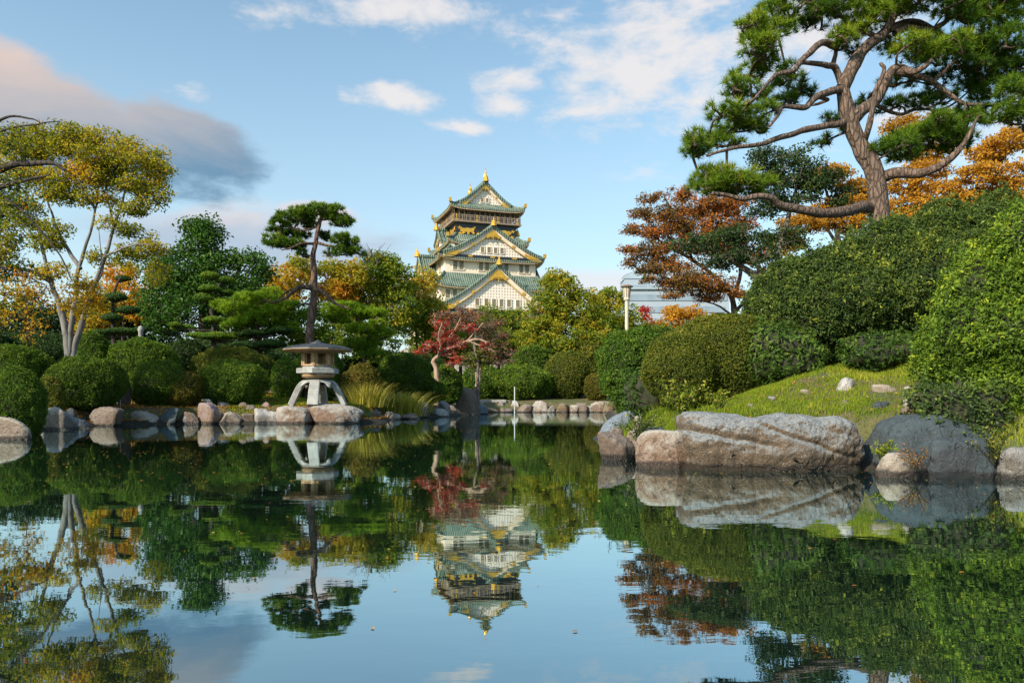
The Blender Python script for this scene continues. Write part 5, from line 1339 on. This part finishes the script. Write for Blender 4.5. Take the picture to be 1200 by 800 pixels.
# the big pine on the right
d = 17.5; g1 = G(1034, d)
T0 = [(1034, 330), (1031, 270), (1021, 205), (1008, 178), (997, 154), (989, 128), (986, 104)]
LB = [([g1-[0, 0, .3], *pts(T0, d)], .26, .15),
      (pts([(986, 106), (994, 84), (1005, 66), (1020, 52), (1040, 36), (1048, 14), (1040, -20), (1045, -60)], d), .17, .05),
      (pts([(988, 104), (978, 80), (968, 76, -.3), (948, 73, -.6), (935, 75, -.8)], d), .09, .035),
      (pts([(976, 80), (980, 64), (978, 50)], d), .06, .03),
      (pts([(980, 55), (962, 50, -.4), (948, 62, -.8), (938, 72, -1), (930, 82, -1.2), (910, 88, -1.3), (898, 100, -1.4), (884, 116, -1.5)], d), .085, .025),
      (pts([(988, 103), (972, 107, -.3), (952, 118, -.6), (940, 126, -.7), (920, 124, -.9), (912, 135, -1.1), (900, 148, -1.3)], d), .095, .025),
      (pts([(960, 114, -.4), (970, 118, .2), (950, 124, .6), (925, 122, 1)], d), .05, .02),
      (pts([(992, 143), (972, 148, -.3), (945, 152, -.6), (918, 160, -.9), (895, 168, -1.2), (870, 172, -1.4), (845, 178, -1.6), (828, 183, -1.7)], d), .085, .025),
      (pts([(1023, 242), (1005, 244, -.4), (982, 249, -.8), (958, 250, -1.1), (930, 246, -1.3), (912, 240, -1.4), (902, 232, -1.5), (885, 230, -1.6), (868, 232, -1.7), (850, 228, -1.8), (835, 226, -1.9)], d), .135, .03),
      (pts([(1034, 208), (1052, 203, -.3), (1075, 203, -.5), (1095, 196, -.8), (1115, 184, -1.0), (1130, 168, -1.2), (1142, 148, -1.3), (1150, 135, -1.3)], d), .14, .02),
      (pts([(1000, 140), (1012, 128), (1025, 118), (1035, 100), (1046, 84), (1058, 80), (1072, 84, -.3), (1085, 78, -.5), (1092, 70, -.6)], d), .15, .04),
      (pts([(1012, 170), (1018, 150, -.3), (1022, 130, -.4), (1026, 108, -.4), (1036, 82, -.4), (1032, 74, -.4)], d), .075, .035),
      (pts([(1046, 84), (1068, 88), (1090, 94), (1108, 108), (1128, 122), (1150, 124), (1175, 122)], d), .085, .03),
      (pts([(1035, 100), (1020, 118, .8), (1050, 134, 1.2), (1075, 128, 1.4), (1100, 130, 1.5)], d), .06, .025),
      (pts([(1048, 40), (1065, 32), (1090, 34), (1105, 28), (1118, 20), (1135, 28), (1155, 18)], d), .08, .03),
      (pts([(1040, 36), (1070, 26, .5), (1120, 50, .8), (1160, 60, 1), (1200, 70, 1)], d), .08, .04),
      (pts([(1045, 0), (1090, -10), (1140, -8), (1180, 0)], d), .08, .03),
      (pts([(1030, 45), (1000, 30), (985, 18), (960, 10), (945, 2)], d), .06, .025), (pts([(1092, 96), (1110, 80), (1130, 60), (1150, 40)], d), .05, .02)]
PD = [  # left side pads, top to bottom
    (905, 18, 20, 14, .1), (890, 38, 20, 14, .12), (912, 38, 18, 12, .05), (880, 55, 14, 9, .1), (897, 60, 16, 10, 0), (925, 20, 14, 8, -.1), (955, 16, 18, 8, -.15), (975, 6, 24, 10, -.1), (945, 30, 14, 7, -.15),
    (878, 84, 16, 9, .1), (895, 80, 16, 8, .15), (860, 98, 13, 8, 0), (880, 108, 16, 8, -.05), (918, 96, 10, 6, .1), (922, 82, 12, 7, -.1), (940, 105, 14, 6, -.2, 1), (862, 112, 10, 5, -.1),
    (846, 132, 16, 8, .08), (868, 130, 12, 7, 0), (893, 132, 18, 8, .12), (850, 152, 16, 8, .18), (872, 150, 14, 8, .1), (830, 160, 9, 7, 0), (885, 148, 12, 7, -.05), (845, 168, 14, 8, .1),
    (808, 168, 13, 8, .05), (822, 178, 12, 7, .05), (812, 182, 10, 5, 0), (920, 118, 14, 6, -.15, .6), (935, 112, 12, 6, -.15, 1),
    (830, 210, 16, 7, .12), (852, 208, 18, 9, .2), (878, 212, 18, 9, .22), (895, 216, 12, 7, .1), (862, 218, 26, 6, .1), (820, 214, 12, 5, .0), (840, 223, 16, 4, -.15),
    (990, 150, 8, 5, -.2, 1.0), (962, 168, 9, 5, -.15, .8), (978, 140, 10, 6, -.2, 1.2), (1020, 118, 12, 7, -.2, 1.5), (1000, 60, 12, 7, -.1, 1),
    # crown centre and right
    (1010, 16, 22, 12, .15), (1028, 4, 22, 12, .15), (1000, 38, 16, 9, .2), (993, 46, 12, 8, .18), (1050, -2, 26, 10, .1), (1015, 30, 18, 9, .1), (1060, 12, 20, 9, .15), (1075, 0, 24, 10, .1),
    (1045, 58, 15, 9, .28), (1060, 52, 16, 8, .25), (1085, 52, 18, 9, .22), (1110, 55, 18, 9, .2), (1132, 52, 14, 8, .1), (1072, 62, 20, 7, .15), (1100, 64, 20, 7, .05), (1120, 48, 14, 7, .15),
    (1110, 5, 20, 10, 0), (1135, 10, 24, 12, -.05), (1165, 8, 26, 14, -.05), (1190, 20, 24, 16, -.05), (1150, 32, 24, 12, -.1), (1180, 48, 26, 14, -.1), (1205, 60, 24, 20, -.1), (1160, 62, 22, 12, -.12), (1125, 78, 18, 8, -.12), (1150, 88, 24, 10, -.12), (1185, 85, 26, 14, -.1),
    (1195, 112, 24, 14, -.1), (1165, 108, 22, 10, -.12), (1135, 104, 18, 8, -.15, 1), (1100, 96, 16, 7, -.15, 1), (1180, 135, 22, 10, -.08), (1150, 132, 18, 8, -.1), (1200, 140, 20, 12, -.05), (1112, 140, 14, 8, -.1), (1130, 148, 16, 8, -.05),
    (1070, 92, 14, 6, -.18, 1.5), (1052, 122, 16, 6, -.2, 1.2), (1080, 118, 18, 7, -.18, 1.2), (1040, 98, 10, 6, -.2, 1.5), (1100, 118, 14, 7, -.15, 1),
    (1050, 170, 18, 9, -.12), (1070, 160, 22, 10, -.1), (1095, 155, 20, 10, -.1), (1118, 160, 16, 9, -.1), (1085, 172, 26, 8, -.15), (1055, 184, 16, 7, -.15), (1122, 172, 14, 8, -.05), (1100, 140, 14, 7, -.1), (1035, 180, 10, 5, -.15),
    (960, -10, 24, 10, 0), (1000, -20, 30, 12, 0), (1050, -30, 34, 12, 0), (1110, -25, 34, 14, 0), (1170, -20, 34, 14, 0), (1215, -5, 26, 16, 0), (1225, 95, 22, 20, -.1), (920, 0, 18, 9, .05)]
pine('pine_tree', 'great spreading pine with twisting limbs leaning over the hedge on the right', g1, LB,
     [PB(a[0], a[1], a[2]*1.12, a[3]*1.12, d, a[4], (a[5] if len(a) > 5 else 0)-1.2*max(0, (960-a[0])/160)*(a[0] < 960)+rng.uniform(-.5, .5), dep=a[2]*1.5) for a in PD],
     L['pine'], B_PINE, 204, ln=.18, per=34, wd=.014, tuft_d=46, tone0=.10, sat=2, twig=.016, group='garden pines')

# ------------------------------------------------------------------ grasses, litter, floating leaves


def blades(n, xr, yr, hr, wd, mat, name, label, seed, mask, lean=.35, attr0=0.0):
    rng = np.random.default_rng(seed); x = rng.uniform(*xr, n); y = rng.uniform(*yr, n); k = mask(x, y, rng); x = x[k]; y = y[k]; n = len(x)
    z = H(x, y); q = np.stack([x*1.3, y*1.3, 0*x], -1); f = fbm(q, 3, seed)+.5*fbm(q*4, 2, seed+5)
    h = rng.uniform(*hr, n)*(1+.5*f); a = rng.uniform(0, 2*PI, n); ln = rng.normal(size=(n, 2))*lean*h[:, None]
    b = np.stack([x, y, z-.01], -1); sd = np.stack([np.cos(a), np.sin(a), 0*a], -1)*wd*.5
    m_ = b+np.stack([ln[:, 0]*.35, ln[:, 1]*.35, h*.6], -1); t = b+np.stack([ln[:, 0], ln[:, 1], h], -1)
    mb = MB(); tone = np.clip(.45+.35*f+.15*rng.normal(size=n)+attr0, 0, 1)
    mb.add(np.stack([b-sd, b+sd, m_+sd*.7, m_-sd*.7], 1).reshape(-1, 3), np.arange(4*n).reshape(n, 4), 0, tone)
    mb.add(np.stack([m_-sd*.7, m_+sd*.7, t], 1).reshape(-1, 3), np.arange(3*n).reshape(n, 3), 0, tone)
    o = mb.build(name, mat, attr='tone'); return tag(o, label, 'grass', kind='stuff')


def gm(x, y, rng):
    sd = pond_sd(x, y); f = fbm(np.stack([x*1.1, y*1.6, 0*x], -1), 4, 21); return (sd > .12) & (sd < 7) & (rng.random(len(x)) < np.clip(.68+f*2.6, .06, 1))


blades(150000, (1.5, 8.5), (8.2, 15.5), (.03, .075), .010, L['grass'], 'lawn_grass', 'short bright grass on the slope of the right bank', 1, gm)
blades(16000, (1.4, 5.0), (9.0, 19), (.10, .26), .011, L['grass'], 'tall_grass', 'longer wild grass along the edge of the right bank', 2, lambda x, y, r: (pond_sd(x, y) > .12) & ((pond_sd(x, y) < .9)) & (fbm(np.stack([x, y, 0*x], -1)*1.2, 2, 3) > -.1), attr0=-.15)
blades(60000, (-13.5, -4), (26, 34), (.04, .10), .028, L['grass'], 'lawn_grass', 'thin mossy grass on the left bank round the lantern', 3, lambda x, y, r: (pond_sd(x, y) > .3) & (x > -10.5) & (fbm(np.stack([x, y, 0*x], -1)*.7, 3, 4) > -.15), attr0=-.1)


def tuft(px, py0, py1, wpx, d, n, seed, label):
    rng = np.random.default_rng(seed); c = G(px, d); h0 = M(py1-py0, d); w_ = M(wpx, d)/2
    r = rng.normal(size=(n, 2))*np.array([w_*.42, w_*.35]); b = np.stack([c[0]+r[:, 0], c[1]+r[:, 1], np.full(n, c[2]-.03)], -1)
    h = h0*rng.uniform(.6, 1.08, n); out = r/w_*h[:, None]*.55+rng.normal(size=(n, 2))*.12*h[:, None]; a = rng.uniform(0, 2*PI, n); sd = np.stack([np.cos(a), np.sin(a), 0*a], -1)*.016
    mb = MB(); prev = b; tone = rng.uniform(.1, 1, n)
    for i, t in enumerate((.35, .7, 1.0)):
        q = b+np.stack([out[:, 0]*t**2, out[:, 1]*t**2, h*(t-.22*t**3)], -1); s0 = sd*(1-i*.3); s1 = sd*(1-(i+1)*.3)
        mb.add(np.stack([prev-s0, prev+s0, q+s1, q-s1], 1).reshape(-1, 3), np.arange(4*n).reshape(n, 4), 0, np.clip(tone*.7+t*.25, 0, 1)); prev = q
    o = mb.build('ornamental_grass', L['reed'], None, c, attr='tone'); return tag(o, label, 'grass tuft', 'grass tufts by the shore')


tuft(428, 452, 489, 40, 33, 900, 1, 'wispy yellow green grass tuft nearest the stone lantern')
tuft(466, 454, 490, 50, 35.5, 1300, 2, 'fuller grass tuft behind the low brown rock right of the other tuft')
tuft(496, 464, 488, 22, 38.5, 350, 3, 'thin dry grass tuft beside the slanted grey stone')


def scatter(n, xr, yr, size, mat, name, label, seed, mask, water=False):
    rng = np.random.default_rng(seed); x = rng.uniform(*xr, n); y = rng.uniform(*yr, n); k = mask(x, y); x = x[k]; y = y[k]
    z = np.full(len(x), .004) if water else H(x, y)+.02
    mb = MB(); leaf_quads(mb, np.stack([x, y, z], -1), np.array([0, 0, 1.0])+(.03 if water else .5)*unit(rng, len(x)), size, rng, rng.random(len(x)), .6, .03 if water else .2)
    o = mb.build(name, mat, attr='tone'); return tag(o, label, 'fallen leaves', kind='stuff')


scatter(26000, (-16, -3), (24, 36), .085, L['litter'], 'fallen_leaves', 'orange and brown fallen leaves on the left bank', 4, lambda x, y: (pond_sd(x, y) > .05) & (fbm(np.stack([x, y, 0*x], -1)*.9, 3, 7) > -.25))
scatter(2500, (1.3, 8), (8, 15), .034, L['litter'], 'fallen_leaves', 'scattered fallen leaves in the grass of the right bank', 5, lambda x, y: pond_sd(x, y) > .1)
wl_ = lambda x, y: (pond_sd(x, y) < -.05) & ((fbm(np.stack([x, y, 0*x], -1)*.35, 2, 9) > .12) | (pond_sd(x, y) > -1.6))
scatter(5000, (-12, 6), (3.5, 40), .035, L['litter'], 'floating_leaves', 'small fallen leaves and specks floating on the pond', 6, wl_, True)


def weed(px, py, d, hpx, n, mat, label, seed, leaf=.05):
    """a little plant of arching stems with leaves"""
    rng = np.random.default_rng(seed); c = P(px, py, d); h = M(hpx, d); st = MB(); P_ = []; N_ = []
    for i in range(n):
        a = rng.uniform(0, 2*PI); o = np.array([math.cos(a), math.sin(a), 0])*h*rng.uniform(.3, .8); e = c+o+np.array([0, 0, h*rng.uniform(.5, 1.0)])
        pth = smooth_path([c, (c+e)/2+np.array([0, 0, h*.15]), e], 4); st.tube(pth, np.linspace(.006, .002, len(pth)), 4, cap=False)
        for q in pth[2:]:
            for k in range(3): P_.append(q+rng.normal(size=3)*.02); N_.append(rng.normal(size=3)+[0, 0, 1])
    root = thing('weed_plant', label, 'plant', c); st.build('stem', TWIG, root, c)
    lf = MB(); leaf_quads(lf, np.array(P_), np.array(N_), leaf, rng, rng.random(len(P_)), .4); lf.build('leaves', mat, root, c, attr='tone')


weed(1073, 552, 7.95, 30, 9, L['maple'], 'small twiggy plant with reddish leaves between the tan stone and the dark block', 1, .03)
weed(1033, 540, 8.55, 26, 12, L['grass'], 'green weed rooted beside the right end of the biggest boulder', 2, .04)
weed(1165, 545, 7.9, 44, 16, L['olive'], 'weed with brown green leaves between the dark block and the edge stone', 3, .04)
weed(748, 520, 10.6, 40, 22, L['hedge'], 'bluish green weed behind the rounded reddish rock', 4, .05)
weed(800, 490, 11.4, 46, 26, L['grass'], 'tall grassy weed at the foot of the clipped shrub', 5, .06)
weed(842, 484, 11.0, 30, 18, L['grass'], 'short green weed in front of the clipped shrub', 6, .05)

scatter(1500, (-12, 6), (2.5, 20), .022, L['litter'], 'floating_leaves', 'tiny pale specks drifting across the open pond', 16, lambda x, y: pond_sd(x, y) < -.3, True)
